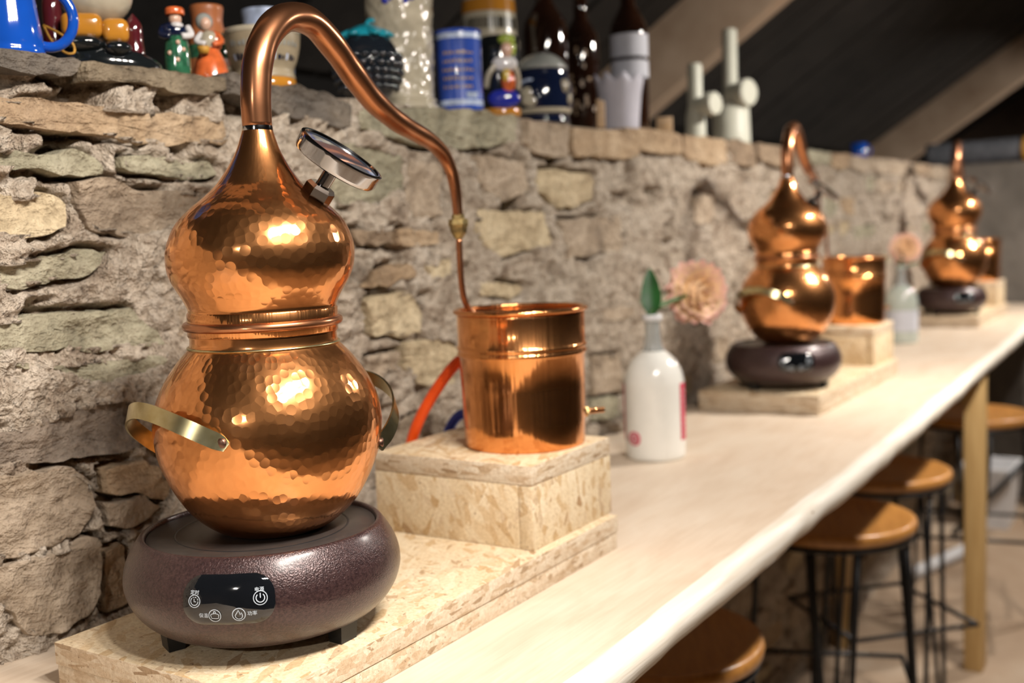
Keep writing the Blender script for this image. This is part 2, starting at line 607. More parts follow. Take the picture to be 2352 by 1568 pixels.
def box(x0, x1, y0, y1, z0, z1, bev=0.004, seg=2):
    bm = bmesh.new()
    bmesh.ops.create_cube(bm, size=1)
    for v in bm.verts:
        v.co = Vector(((x0 + x1) / 2 + v.co.x * (x1 - x0), (y0 + y1) / 2 + v.co.y * (y1 - y0), (z0 + z1) / 2 + v.co.z * (z1 - z0)))
    if bev:
        bmesh.ops.bevel(bm, geom=bm.edges[:], offset=bev, segments=seg, affect='EDGES', profile=0.5)
    V = [tuple(v.co) for v in bm.verts]
    F = [[v.index for v in f.verts] for f in bm.faces]
    bm.free()
    return V, F


def ell(c, r, nu=20, nv=12):
    """Ellipsoid."""
    V, F = [], []
    for i in range(nv + 1):
        p = math.pi * i / nv
        for k in range(nu):
            a = 2 * math.pi * k / nu
            V.append((c[0] + r[0] * math.sin(p) * math.cos(a), c[1] + r[1] * math.sin(p) * math.sin(a), c[2] + r[2] * math.cos(p)))
    for i in range(nv):
        for k in range(nu):
            a, b = i * nu + k, i * nu + (k + 1) % nu
            F.append((a, b, b + nu, a + nu))
    return V, F


def join(*vf):
    V, F = [], []
    for v, f in vf:
        o = len(V)
        V += list(v)
        F += [tuple(i + o for i in g) for g in f]
    return V, F


def part(name, vf, mat, parent, smooth=True, **kw):
    return obj(name, mesh(name, vf[0], vf[1], mat, smooth, **kw), parent)


def auto(o, ang=35):
    me = o.data
    try:
        me.set_sharp_from_angle(angle=math.radians(ang))
    except Exception:
        pass
    return o


def ztop(x):
    return 1.5 + 0.006 * (x - 1.6)


# ------------------------------------------------------------------ the room
def quad_struct(name, vf, mat, smooth=False):
    o = obj(name, mesh(name, vf[0], vf[1], mat, smooth))
    o['kind'] = 'structure'
    return o


WY = 2.49      # face of the stone wall
fl = quad_struct('floor', box(-7, 22, -9.2, 3.2, -2.42, -2.3, 0), 'floor_screed')
fl.location = (0, 0, TH)

# rubble wall: a crumbling mortar body with every larger stone set into it
STONES = [
('g',1,[(1.584,1.496),(1.717,1.496),(1.83,1.492),(1.819,1.455),(1.795,1.45),(1.69,1.45),(1.581,1.459)]),
('o',1,[(1.835,1.491),(2.025,1.495),(2.142,1.505),(2.386,1.504),(2.39,1.473),(2.324,1.458),(2.16,1.439),(2.087,1.453),(2.005,1.445),(1.902,1.446),(1.838,1.45)]),
('t',0,[(1.574,1.392),(1.707,1.388),(1.922,1.389),(2.081,1.384),(2.331,1.388),(2.341,1.317),(2.218,1.299),(2.018,1.292),(1.89,1.311),(1.769,1.316),(1.657,1.321),(1.569,1.335)]),
('v',0,[(1.564,1.277),(1.62,1.253),(1.69,1.248),(1.798,1.273),(1.87,1.255),(1.897,1.222),(1.885,1.205),(1.759,1.206),(1.669,1.211),(1.558,1.212)]),
('v',0,[(1.941,1.258),(2.016,1.263),(2.127,1.259),(2.263,1.247),(2.291,1.215),(2.18,1.203),(2.066,1.21),(1.974,1.212),(1.928,1.223)]),
('c',0,[(1.553,1.154),(1.651,1.156),(1.745,1.153),(1.77,1.12),(1.756,1.071),(1.676,1.048),(1.61,1.041),(1.543,1.054)]),
('p',0,[(1.795,1.186),(1.874,1.192),(1.997,1.173),(2.119,1.175),(2.206,1.158),(2.189,1.102),(2.073,1.039),(1.942,1.038),(1.843,1.065),(1.809,1.12)]),
('v',0,[(1.537,0.981),(1.672,0.995),(1.814,1.02),(1.888,1.005),(1.854,0.963),(1.782,0.929),(1.643,0.924),(1.531,0.919)]),
('v',0,[(1.523,0.842),(1.755,0.853),(1.955,0.844),(2.025,0.776),(2.064,0.73),(1.963,0.741),(1.812,0.738),(1.675,0.756),(1.516,0.759)]),
('v',0,[(1.578,0.733),(1.817,0.707),(2.011,0.715),(2.06,0.689),(1.989,0.662),(1.85,0.65),(1.775,0.664),(1.705,0.699)]),
('d',0,[(1.499,0.569),(1.66,0.585),(1.77,0.599),(1.918,0.61),(1.963,0.556),(1.962,0.452),(1.833,0.459),(1.721,0.471),(1.582,0.483),(1.491,0.486)]),
('p',0,[(1.489,0.468),(1.594,0.465),(1.733,0.443),(1.785,0.392),(1.781,0.3),(1.724,0.261),(1.63,0.253),(1.534,0.248),(1.472,0.278)]),
('t',0,[(1.815,0.426),(1.952,0.426),(2.039,0.345),(2.026,0.294),(1.944,0.334),(1.824,0.354)]),
('p',0,[(1.814,0.332),(1.942,0.32),(2.025,0.28),(1.954,0.258),(1.886,0.24),(1.815,0.258)]),
('p',0,[(1.469,0.242),(1.629,0.241),(1.776,0.254),(1.793,0.23),(1.782,0.145),(1.735,0.052),(1.645,0.028),(1.556,0.052),(1.522,0.114),(1.461,0.164)]),
('t',0,[(1.806,0.199),(1.859,0.212),(1.884,0.032),(1.795,0.026)]),
('g',1,[(2.332,1.519),(2.509,1.501),(2.755,1.495),(2.903,1.472),(2.896,1.386),(2.746,1.387),(2.502,1.418),(2.326,1.448)]),
('v',1,[(2.918,1.468),(3.377,1.493),(3.963,1.507),(3.954,1.387),(3.512,1.343),(3.227,1.346),(3.055,1.369),(2.911,1.387)]),
('p',1,[(4.01,1.497),(4.399,1.49),(4.374,1.34),(4.073,1.348),(4.001,1.377)]),
('t',1,[(4.426,1.488),(4.983,1.497),(5.149,1.495),(5.142,1.384),(4.974,1.363),(4.417,1.355)]),
('v',0,[(2.831,1.342),(2.987,1.34),(3.187,1.296),(3.187,1.187),(3.036,1.132),(2.82,1.121),(2.766,1.191)]),
('t',0,[(3.115,1.046),(3.37,1.031),(3.366,0.986),(3.251,0.967),(3.136,0.986)]),
('b',0,[(2.867,1.04),(3.088,1.036),(3.093,0.993),(2.91,0.987)]),
('t',0,[(2.977,0.907),(3.192,0.913),(3.234,0.867),(3.013,0.836),(2.883,0.844)]),
('c',0,[(3.284,0.904),(3.45,0.926),(3.454,0.85),(3.298,0.847)]),
('p',0,[(3.204,1.291),(3.39,1.292),(3.403,1.088),(3.206,1.078),(3.166,1.144)]),
('p',0,[(3.646,1.325),(4.009,1.314),(4.061,1.187),(3.819,1.135),(3.657,1.194)]),
('c',0,[(4.132,1.292),(4.615,1.279),(4.636,1.152),(4.317,1.11),(4.137,1.188)]),
('c',0,[(3.651,1.11),(4.182,1.096),(4.238,0.949),(3.802,0.912),(3.631,0.991)]),
('p',0,[(4.287,1.069),(4.917,1.079),(4.904,0.893),(4.37,0.89)]),
('c',0,[(3.12,0.631),(3.46,0.607),(3.477,0.416),(3.222,0.451),(3.123,0.54)]),
('p',0,[(2.905,0.599),(3.101,0.603),(3.096,0.529),(2.948,0.509)]),
('c',0,[(2.912,0.797),(3.14,0.821),(3.257,0.752),(3.215,0.652),(2.961,0.664)]),
('p',0,[(4.551,0.417),(4.859,0.4),(4.887,0.192),(4.556,0.222)]),
('v',0,[(4.518,0.21),(4.845,0.18),(4.837,0.069),(4.529,0.102)]),
]

LIST = [(tone, cap, poly, i + 1) for i, (tone, cap, poly) in enumerate(STONES)]
boxes = []
for tone, cap, poly, sd in LIST:
    P = np.array(poly)
    boxes.append((P[:, 0].min(), P[:, 0].max(), P[:, 1].min(), P[:, 1].max()))
sd = 200
for band, (za, zb) in enumerate(((-2.2, -0.12), (0.03, 1.40))):      # the rest of the courses
    z = za
    while z < zb:
        h = rnd.uniform(0.10, 0.22)
        x = (4.6 if band == 0 else 1.3) + rnd.uniform(0, 0.3)
        while x < 13.6:
            w = rnd.uniform(0.22, 0.62) * (1.0 if x < 5 else 1.25)
            zz = z + rnd.uniform(-0.03, 0.03)
            hh = h * rnd.uniform(0.7, 1.0) * (1.0 if x < 5 else 1.1)
            ok = zz + hh < (1.42 if band else -0.08) and rnd.random() < (0.46 if band and x > 3.0 else 0.78)
            for (a, b, c_, d_) in boxes:
                if x < b - 0.01 and x + w > a + 0.01 and zz < d_ - 0.005 and zz + hh > c_ + 0.005:
                    ok = False
                    break
            if x < 2.0 or (x < 3.4 and rnd.random() < 0.45):
                ok = False
            if ok:
                k = rnd.randint(6, 9)
                poly = []
                for j in range(k):
                    a = 2 * math.pi * (j + rnd.uniform(-0.28, 0.28)) / k
                    ca, sa = math.cos(a), math.sin(a)
                    e = 0.45
                    poly.append((x + w / 2 + w / 2 * 0.94 * math.copysign(abs(ca) ** e, ca), zz + hh / 2 + hh / 2 * 0.94 * math.copysign(abs(sa) ** e, sa) + (ca * 0.03 * rnd.uniform(-1, 1))))
                sd += 1
                LIST.append((rnd.choice('tvccpppppp'), 0, poly, sd))
            x += w + rnd.uniform(0.02, 0.08)
        z += h + 0.03
x = 5.0
while x < 13.4:                                                       # capping stones further along
    w = rnd.uniform(0.4, 0.9)
    zz = ztop(x)
    hh = rnd.uniform(0.09, 0.16)
    sd += 1
    LIST.append((rnd.choice('tvpb'), 1, [(x, zz), (x + w * 0.5, zz + 0.004), (x + w, zz), (x + w, zz - hh), (x + w * 0.5, zz - hh * 1.1), (x, zz - hh * 0.9)], sd))
    x += w + 0.03


def outline(poly, seed, step):
    P = np.array(poly, float)
    c = P.mean(0)
    d = np.r_[0, np.cumsum(np.linalg.norm(np.roll(P, -1, 0) - P, axis=1))]
    m = int(min(72, max(18, d[-1] / step)))
    tt = np.linspace(0, d[-1], m, endpoint=False)
    Q = np.stack([np.interp(tt, d, np.r_[P[:, i], P[0, i]]) for i in (0, 1)], 1)
    n = np.roll(Q, -1, 0) - np.roll(Q, 1, 0)
    n = np.stack([n[:, 1], -n[:, 0]], 1)
    n /= np.linalg.norm(n, axis=1)[:, None] + 1e-9
    jit = fbm(np.stack([Q[:, 0] * 16, Q[:, 1] * 16, np.full(m, seed * 1.7)], 1), 4, seed)
    return Q + n * (0.011 * jit)[:, None], c


def stone_mesh(poly, cap, seed, proud):
    r0 = random.Random(seed)
    near = poly[0][0] < 3.6
    Q, c = outline(poly, seed, 0.022 if near else 0.05)
    m = len(Q)
    sc = (1.0, 1.0, 0.975, 0.92, 0.84, 0.74, 0.62, 0.49, 0.35, 0.18) if near else (1.0, 1.0, 0.96, 0.82, 0.6, 0.3)
    tz, tx = r0.uniform(-0.10, 0.06), r0.uniform(-0.03, 0.03)
    V, F = [], []
    for i, s in enumerate(sc):
        q = c + (Q - c) * s
        lay = np.stack([q[:, 0] * 5, np.full(m, seed * 3.1), q[:, 1] * 24], 1)
        pr = np.stack([q[:, 0] * 15, np.full(m, seed * 3.1), q[:, 1] * 15], 1)
        e = 0.009 * fbm(lay, 3, seed) + 0.009 * fbm(pr, 4, seed + 3) + tz * (q[:, 1] - c[1]) + tx * (q[:, 0] - c[0])
        y = -proud + e + (0.09 if i == 0 else 0.008 if i == 1 else 0)
        V += [(a, WY + b, d) for (a, d), b in zip(q, y)]
    n = len(sc)
    for i in range(n - 1):
        for k in range(m):
            a, b = i * m + k, i * m + (k + 1) % m
            F.append((a, b, b + m, a + m))
    V.append((c[0], float(np.mean([v[1] for v in V[-m:]])), c[1]))
    for k in range(m):
        F.append(((n - 1) * m + k, (n - 1) * m + (k + 1) % m, len(V) - 1))
    return V, F


xs = list(np.arange(-7.0, 1.4, 0.12)) + [1.45]
while xs[-1] < 14.0:
    xs.append(xs[-1] + 0.0068 + 0.0042 * max(0, xs[-1] - 1.5))
xs = np.array(xs)
nx = len(xs)
ztx = np.array([ztop(x) for x in xs]) - 0.02
rows = [np.full(nx, z) for z in np.linspace(-2.3, -0.1, 60)[:-1]]
for tt in np.linspace(0, 1, 200):
    rows.append(-0.1 + tt * (ztx + 0.1))
Z = np.array(rows)
X = np.tile(xs, (len(rows), 1))
SD = np.full(X.shape, 9.0)
for tone, cap, poly, sd in LIST:                                      # distance to the nearest stone outline
    Q, c = outline(poly, sd, 0.05)
    pad = 0.05
    i0, i1 = np.searchsorted(xs, (Q[:, 0].min() - pad, Q[:, 0].max() + pad))
    if i1 <= i0:
        continue
    zc = Z[:, (i0 + i1) // 2 if i1 < nx else i0]
    j0, j1 = np.searchsorted(zc, (Q[:, 1].min() - pad, Q[:, 1].max() + pad))
    gx, gz = X[j0:j1, i0:i1], Z[j0:j1, i0:i1]
    if gx.size == 0:
        continue
    ins = np.zeros(gx.shape, bool)
    dm = np.full(gx.shape, 9.0)
    for a, b in zip(Q, np.roll(Q, -1, 0)):
        cond = (a[1] > gz) != (b[1] > gz)
        xi = a[0] + (gz - a[1]) / ((b[1] - a[1]) or 1e-9) * (b[0] - a[0])
        ins ^= cond & (gx < xi)
        ab = b - a
        t_ = np.clip(((gx - a[0]) * ab[0] + (gz - a[1]) * ab[1]) / (ab @ ab + 1e-12), 0, 1)
        dm = np.minimum(dm, np.hypot(gx - a[0] - t_ * ab[0], gz - a[1] - t_ * ab[1]))
    SD[j0:j1, i0:i1] = np.minimum(SD[j0:j1, i0:i1], np.where(ins, -dm, dm))
pp = np.stack([X, np.zeros_like(X), Z], -1)
m_ = 0.010 + 0.016 * fbm(pp * 5.0, 3, 3) + 0.014 * fbm(pp * 17.0, 3, 9) + 0.020 * (0.5 - np.abs(fbm(pp * 44.0, 2, 21)))
m_ -= np.clip(fbm(pp * 7.0, 3, 41) - 0.50, 0, 1) * 0.16
crack = np.clip((fbm(pp * 3.3, 2, 77) - 0.05) * 2.4, 0, 1)
band_ = np.clip(1 - np.abs(SD - 0.004) / 0.016, 0, 1)
m_ -= 0.075 * crack * band_
m_ = np.where(SD < -0.012, np.minimum(m_, -0.035), m_)
Y = WY - m_
V = np.stack([X, Y, Z], -1).reshape(-1, 3).tolist()
F = []
nr = len(rows)
for i in range(nr - 1):
    for k in range(nx - 1):
        a = i * nx + k
        F.append((a, a + 1, a + nx + 1, a + nx))
o = len(V)
for yy in (2.60, 4.7):                                         # top of the wall, the ledge
    V += [(x, yy, ztop(x) - 0.004) for x in xs]
for k in range(nx - 1):
    F.append(((nr - 1) * nx + k, (nr - 1) * nx + k + 1, o + k + 1, o + k))
    F.append((o + k, o + k + 1, o + nx + k + 1, o + nx + k))
wall = obj('wall_back', mesh('wall_back', V, F, 'mortar'), loc=(0, 0, TH))
wall['kind'] = 'structure'
wall['label'] = 'rough rubble stone wall with crumbling mortar behind the table'
for tone, cap, poly, sd in LIST:
    auto(part('cap_stone' if cap else 'stone', stone_mesh(poly, cap, sd, 0.030 if cap else random.Random(sd).uniform(0.002, 0.016)), 'stone_' + tone, wall), 50)

endw = quad_struct('wall_right', box(13.75, 14.2, -9.2, 4.7, -2.3, 1.62, 0.0), 'end_wall_stone')
endw.location = (0, 0, TH)
for nm, b in (('wall_front', (-7, 22, -9.2, -9.0, -2.3, 3.2)), ('wall_left', (-7.2, -7, -9.2, 4.8, -2.3, 7.4)), ('wall_gable', (22, 22.2, -9.2, 4.8, -2.3, 7.4))):
    w_ = quad_struct(nm, box(*b, 0), 'room_plaster')
    w_.location = (0, 0, TH)


def roofz(y):
    return 2.66 + 0.655 * (3.76 - y)


YA = -3.2
V = [(-7, 5.0, roofz(5.0)), (22, 5.0, roofz(5.0)), (22, YA, roofz(YA)), (-7, YA, roofz(YA)), (-7, -9.2, 3.1), (22, -9.2, 3.1)]
V2 = [(a, b, c + 0.12) for a, b, c in V]
ceil = quad_struct('ceiling', (V + V2, [(0, 1, 2, 3), (3, 2, 5, 4), (6, 9, 8, 7), (9, 10, 11, 8)]), 'roof_felt')
ceil.location = (0, 0, TH)
ceil['label'] = 'dark boarded pitched roof above the stone wall'
# boards up the slope and the two rafters in view
bw = 0.62
x = 4.6
sl = math.atan(0.655)
while x < 21.3:
    d = rnd.uniform(0.0, 0.02)
    V = []
    for (yy, off) in ((4.6, 0.0), (-1.2, 0.0)):
        for xx in (x, x + bw - 0.03):
            for t_ in (0.012 + d, 0.045 + d):
                V.append((xx, yy, roofz(yy) - t_))
    F = [(0, 2, 6, 4), (1, 5, 7, 3), (0, 4, 5, 1), (2, 3, 7, 6), (0, 1, 3, 2), (4, 6, 7, 5)]
    part('roof_board', (V, F), 'roof_board', ceil, smooth=False)
    x += bw
for xr, wd, dp in ((1.6, 0.23, 0.66), (8.07, 0.23, 0.66), (17.3, 0.33, 0.68)):
    V = []
    for yy in (4.5, -3.0):
        for xx in (xr, xr + wd):
            for t_ in (0.05, dp):
                V.append((xx, yy, roofz(yy) - t_))
    F = [(0, 2, 6, 4), (1, 5, 7, 3), (0, 4, 5, 1), (2, 3, 7, 6), (0, 1, 3, 2), (4, 6, 7, 5)]
    part('rafter', (V, F), 'rafter_wood', ceil, smooth=False)

# ------------------------------------------------------------------ the long table
tab = thing('bar_table', 'long pale wooden bar table with a live front edge along the stone wall', 'table', W(0, 0, -2.3))
zz0 = 2.3
xs2 = np.concatenate([np.arange(-3.0, 1.2, 0.3), np.arange(1.2, 4.0, 0.03), np.arange(4.0, 13.7, 0.08), [13.7]])


def front_y(x):
    b = np.interp(x, [-3.0, 2.1, 3.0, 4.7, 7.0, 10.8, 13.7], [1.14, 1.15, 1.17, 1.195, 1.255, 1.37, 1.44])
    return b + 0.006 * vnoise(np.array([x * 2.1, 0, 0]), 5) + 0.004 * vnoise(np.array([x * 7.0, 3, 0]), 8)


V, F, fm = [], [], []
secs = []
for x in xs2:
    y0 = float(front_y(x))
    e = 0.006 * float(vnoise(np.array([x * 5.0, 9, 0]), 2))
    pr = [(2.50, 0.0), (2.0, 0.0), (1.6, 0.0), (y0 + 0.055, 0.0), (y0 + 0.035, -0.003), (y0 + 0.012 + e, -0.014), (y0 - 0.002 + e, -0.032),
          (y0 - 0.004, -0.055), (y0 + 0.004, -0.080), (y0 + 0.016 - e, -0.098), (y0 + 0.03, -0.104), (2.50, -0.104)]
    secs.append(pr)
n = len(secs[0])
for x, pr in zip(xs2, secs):
    V += [(x, y, zz0 + z) for y, z in pr]
for i in range(len(xs2) - 1):
    for k in range(n):
        a, b = i * n + k, i * n + (k + 1) % n
        F.append((a, b, b + n, a + n))
        fm.append(1 if 3 <= k <= 9 else 0)
F.append(tuple(range(n))); fm.append(0)
F.append(tuple((len(xs2) - 1) * n + k for k in range(n - 1, -1, -1))); fm.append(0)
auto(part('tabletop', (V, F), 'table_wood', tab, mats=['live_edge'], fmat=fm), 50)
for xl in (8.22, 13.2):
    y0 = float(front_y(xl)) + 0.04
    auto(part('leg', box(xl, xl + 0.19, y0, y0 + 0.13, 0.0, 2.196, 0.012), 'pine_post', tab))
    auto(part('leg', box(xl, xl + 0.15, 2.30, 2.42, 0.0, 2.196, 0.012), 'pine_post', tab))
    auto(part('cross_rail', box(xl + 0.03, xl + 0.13, y0 + 0.131, 2.299, 2.05, 2.19, 0.008), 'pine_post', tab))

# ------------------------------------------------------------------ plinths and boxes of chip board
def faces_by_normal(vf):
    """0 where a face looks up or down, 1 on the sides."""
    V = np.array(vf[0])
    r = []
    for f in vf[1]:
        a, b, c = V[f[0]], V[f[1]], V[f[2]]
        n = np.cross(b - a, c - a)
        n = n / (np.linalg.norm(n) + 1e-12)
        r.append(0 if abs(n[2]) > 0.6 else 1)
    return r


def plinth(label, x0, y0, lx=1.57, ly=0.674):
    t = thing('chipboard_plinth', label, 'plinth', W(x0, y0, 0), group='chipboard plinths on the table')
    for k in range(2):
        d = 0.0 if k else 0.003
        vf = box(d, lx - d, d, ly - d, 0.054 * k, 0.054 * (k + 1) - 0.0005, 0.003)
        auto(part('board', vf, 'osb_face', t, mats=['osb_edge'], fmat=faces_by_normal(vf)))
    return t


def chip_box(label, x0, y0, lx=0.48, ly=0.57, h=0.244):
    t = thing('chipboard_box', label, 'box', W(x0, y0, 0.108), group='chipboard boxes under the condensers')
    vf = box(0, lx, 0, ly, h - 0.058, h, 0.003)
    auto(part('lid', vf, 'osb_face', t, mats=['osb_edge'], fmat=faces_by_normal(vf)))
    hz = h - 0.0585
    auto(part('side_panel', box(0.0, 0.045, 0.047, ly, 0, hz, 0.0025), 'osb_side', t))
    auto(part('end_panel', box(0.0, lx, 0, 0.046, 0, hz, 0.0025), 'osb_side', t))
    auto(part('side_panel', box(lx - 0.045, lx, 0.047, ly, 0, hz, 0.0025), 'osb_face', t))
    auto(part('end_panel', box(0.046, lx - 0.046, ly - 0.045, ly, 0, hz, 0.0025), 'osb_edge', t))
    return t


PL = ('thick chipboard plinth under the nearest still', 'chipboard plinth under the middle still', 'chipboard plinth under the farthest still')
BL = ('chipboard box under the nearest copper bucket', 'chipboard box under the middle copper bucket', 'chipboard box under the farthest copper bucket')
OFF = ((0, 0), (4.11, 0.135), (9.12, 0.19))
for (dx, dy), a, b in zip(OFF, PL, BL):
    ext = 0.17 if dx else 0
    plinth(a, 1.47 + dx, 1.566 + dy, 1.545 + ext)
    chip_box(b, 2.56 + dx + ext, 1.60 + dy)

# ------------------------------------------------------------------ electric stove
SP = [(0.0, 0.030), (0.20, 0.030), (0.225, 0.032), (0.247, 0.040), (0.270, 0.055), (0.292, 0.078), (0.307, 0.103), (0.3155, 0.130), (0.317, 0.150),
      (0.3135, 0.175), (0.304, 0.201), (0.292, 0.222), (0.281, 0.238), (0.275, 0.244), (0.270, 0.246), (0.266, 0.244), (0.2635, 0.238), (0.263, 0.230)]
spf = fair(SP, 70)
arc = np.r_[0, np.cumsum(np.linalg.norm(np.diff(spf, axis=0), axis=1))]
i_mid = int(np.argmin(abs(spf[:, 1] - 0.166) + 10 * (spf[:, 0] < 0.28)))
ARC0 = arc[i_mid]
AZP = math.radians(211.5)


def on_stove(s, t, off=0.0):
    a = ARC0 + t
    r = np.interp(a, arc, spf[:, 0]); z = np.interp(a, arc, spf[:, 1])
    r1 = np.interp(a + 0.002, arc, spf[:, 0]) - np.interp(a - 0.002, arc, spf[:, 0])
    z1 = np.interp(a + 0.002, arc, spf[:, 1]) - np.interp(a - 0.002, arc, spf[:, 1])
    l_ = math.hypot(r1, z1) or 1
    r += off * z1 / l_
    z -= off * r1 / l_
    az = AZP + s / 0.312
    return (r * math.cos(az), r * math.sin(az), z)


def text_vf(body, size):
    cu = bpy.data.curves.new('lettering', 'FONT')
    cu.body = body
    cu.size = size
    cu.align_x = 'CENTER'
    cu.resolution_u = 2
    o = bpy.data.objects.new('lettering', cu)
    COL.objects.link(o)
    dg = bpy.context.evaluated_depsgraph_get()
    me = bpy.data.meshes.new_from_object(o.evaluated_get(dg))
    V = [tuple(v.co) for v in me.vertices]
    F = [tuple(p.vertices) for p in me.polygons]
    bpy.data.objects.remove(o, do_unlink=True)
    bpy.data.curves.remove(cu)
    return V, F


def stroke(pts, w, closed=False):
    P = np.array(pts, float)
    n = len(P)
    V, F = [], []
    for i in range(n):
        a = P[(i - 1) % n] if (closed or i) else P[i]
        b = P[(i + 1) % n] if (closed or i < n - 1) else P[i]
        d = b - a
        d = d / (np.linalg.norm(d) + 1e-9)
        nn = np.array((-d[1], d[0])) * w / 2
        V += [tuple(P[i] + nn) + (0,), tuple(P[i] - nn) + (0,)]
    for i in range(n if closed else n - 1):
        a, b = 2 * i, 2 * ((i + 1) % n)
        F.append((a, a + 1, b + 1, b))
    return V, F


def arcp(cx, cy, r, a0=0, a1=360, n=28):
    return [(cx + r * math.cos(math.radians(a0 + (a1 - a0) * k / n)), cy + r * math.sin(math.radians(a0 + (a1 - a0) * k / n))) for k in range(n + 1)]


def make_stove():
    t = thing('electric_stove', 'brown hammertone electric stove with black touch panel under the nearest still', 'stove', W(1.78, 1.86, 0.108), group='electric stoves')
    V, F, _ = lathe(spf.tolist(), 96)
    part('body', (V, F), 'hammertone', t)
    V, F, _ = lathe([(0.0, 0.2365), (0.15, 0.2365), (0.2615, 0.2365), (0.2625, 0.232)], 64)
    tp = part('top_plate', (V, F), 'stove_plate', t)
    V, F, _ = lathe([(0.196, 0.2366), (0.197, 0.2374), (0.2, 0.2374), (0.201, 0.2366)], 64)
    part('heating_zone_ring', (V, F), 'black_plastic', tp)
    for a in (155.5, 272, 335.5, 92):
        ar = math.radians(a)
        ca, sa = math.cos(ar), math.sin(ar)
        V = []
        for zz, rr, ww in ((0.0, 0.205, 0.024), (0.0, 0.242, 0.027), (0.047, 0.246, 0.029), (0.047, 0.20, 0.026)):
            for s in (-1, 1):
                V.append((rr * ca - s * ww * sa, rr * sa + s * ww * ca, zz))
        part('foot', (V, [(0, 1, 3, 2), (2, 3, 5, 4), (4, 5, 7, 6), (6, 7, 1, 0), (0, 2, 4, 6), (1, 7, 5, 3)]), 'black_plastic', t, smooth=False)
    # control panel: rounded rectangle wrapped on the body
    hw, hh, rc = 0.0965, 0.0525, 0.044
    V, F = [], []
    m = 56
    outl = []
    for k in range(m):
        a = 2 * math.pi * k / m
        ca, sa = math.cos(a), math.sin(a)
        outl.append((math.copysign(hw - rc, ca) + rc * ca if abs(ca) > 1e-9 else 0, math.copysign(hh - rc, sa) + rc * sa))
    rings = [(1.0, -0.004), (1.0, 0.0025), (0.985, 0.0035), (0.8, 0.0035), (0.55, 0.0035), (0.3, 0.0035), (0.05, 0.0035)]
    for s, off in rings:
        V += [on_stove(x * s, y * s, off) for x, y in outl]
    for i in range(len(rings) - 1):
        for k in range(m):
            a, b = i * m + k, i * m + (k + 1) % m
            F.append((a, b, b + m, a + m))
    F.append(tuple((len(rings) - 1) * m + k for k in range(m)))
    pn = part('control_panel', (V, F), 'panel_gloss', t)
    K = 1 / 1055.0

    def pr(name, vf):
        V = [on_stove(x, y, 0.0046) for x, y, _ in vf[0]]
        part(name, (V, vf[1]), 'panel_print', pn, smooth=False)

    def px(x, y):
        return ((x - 521.5) * K, -(y - 1379) * K)
    w = 1.5 * K
    for body, x, y in (('定时', 449, 1362.5), ('电源', 591, 1360), ('保温', 469, 1410.5), ('功率', 573.5, 1408.5)):
        vf = text_vf(body, 10.5 * K)
        cx, cy = px(x, y)
        xs_ = [v[0] for v in vf[0]]; ys_ = [v[1] for v in vf[0]]
        mx, my = (min(xs_) + max(xs_)) / 2, (min(ys_) + max(ys_)) / 2
        pr('lettering', ([(v[0] - mx + cx, v[1] - my + cy, 0) for v in vf[0]], vf[1]))
    c = px(449, 1381)
    pr('timer_icon', join(stroke(arcp(*c, 13 * K), w), stroke(arcp(*c, 8.5 * K, 130, 380 - 20), w), stroke(arcp(*c, 8.5 * K, 15, 40, 4), w), stroke(arcp(*c, 8.5 * K, 60, 85, 4), w), stroke(arcp(*c, 8.5 * K, 100, 115, 4), w),
                          stroke([(c[0] - 0.5 * K, c[1] + 5 * K), (c[0] - 0.5 * K, c[1] - 1 * K), (c[0] + 4 * K, c[1] - 1 * K)], w)))
    c = px(592, 1378)
    pr('power_icon', join(stroke(arcp(*c, 14.5 * K), w), stroke(arcp(*c, 9 * K, 130, 410), 1.9 * K), stroke([(c[0], c[1] + 10 * K), (c[0], c[1])], 1.9 * K)))
    c = px(494, 1411)
    pot_ = [(-9, 2), (-5, 4.3), (0, 5), (5, 4.3), (9, 2), (7, -6), (-7, -6)]
    pr('pot_icon', join(stroke(arcp(*c, 13 * K), w), stroke([(c[0] + a * K, c[1] + b * K) for a, b in pot_], w, True), stroke(arcp(c[0], c[1] + 7 * K, 2.2 * K), w)))
    c = px(545.5, 1410)
    fl_ = [(-1, 9.5), (-4, 4), (-7.5, -1), (-7.5, -5), (-4, -9), (0, -10), (5, -8.5), (7.5, -4), (7, 0), (5.5, 4), (2.5, -1), (1.5, 4)]
    pr('flame_icon', join(stroke(arcp(*c, 13.5 * K), w), stroke([(c[0] + a * K, c[1] + b * K) for a, b in fl_], w, True)))
    return t


stove = make_stove()
copy_tree(stove, None, 'brown electric stove under the middle still', W(1.78 + OFF[1][0], 1.86 + OFF[1][1], 0.108))
copy_tree(stove, None, 'brown electric stove under the farthest still', W(1.78 + OFF[2][0], 1.86 + OFF[2][1], 0.108))

# ------------------------------------------------------------------ copper still
PX, PY, PZ = 1.801, 1.839, 0.3455
q = 1 / 0.33


def sh(z):                       # the hand-raised head leans a little to one side
    k = max(0.0, (z + PZ) - 0.80) * 0.030
    return (RT[0] * k, RT[1] * k)


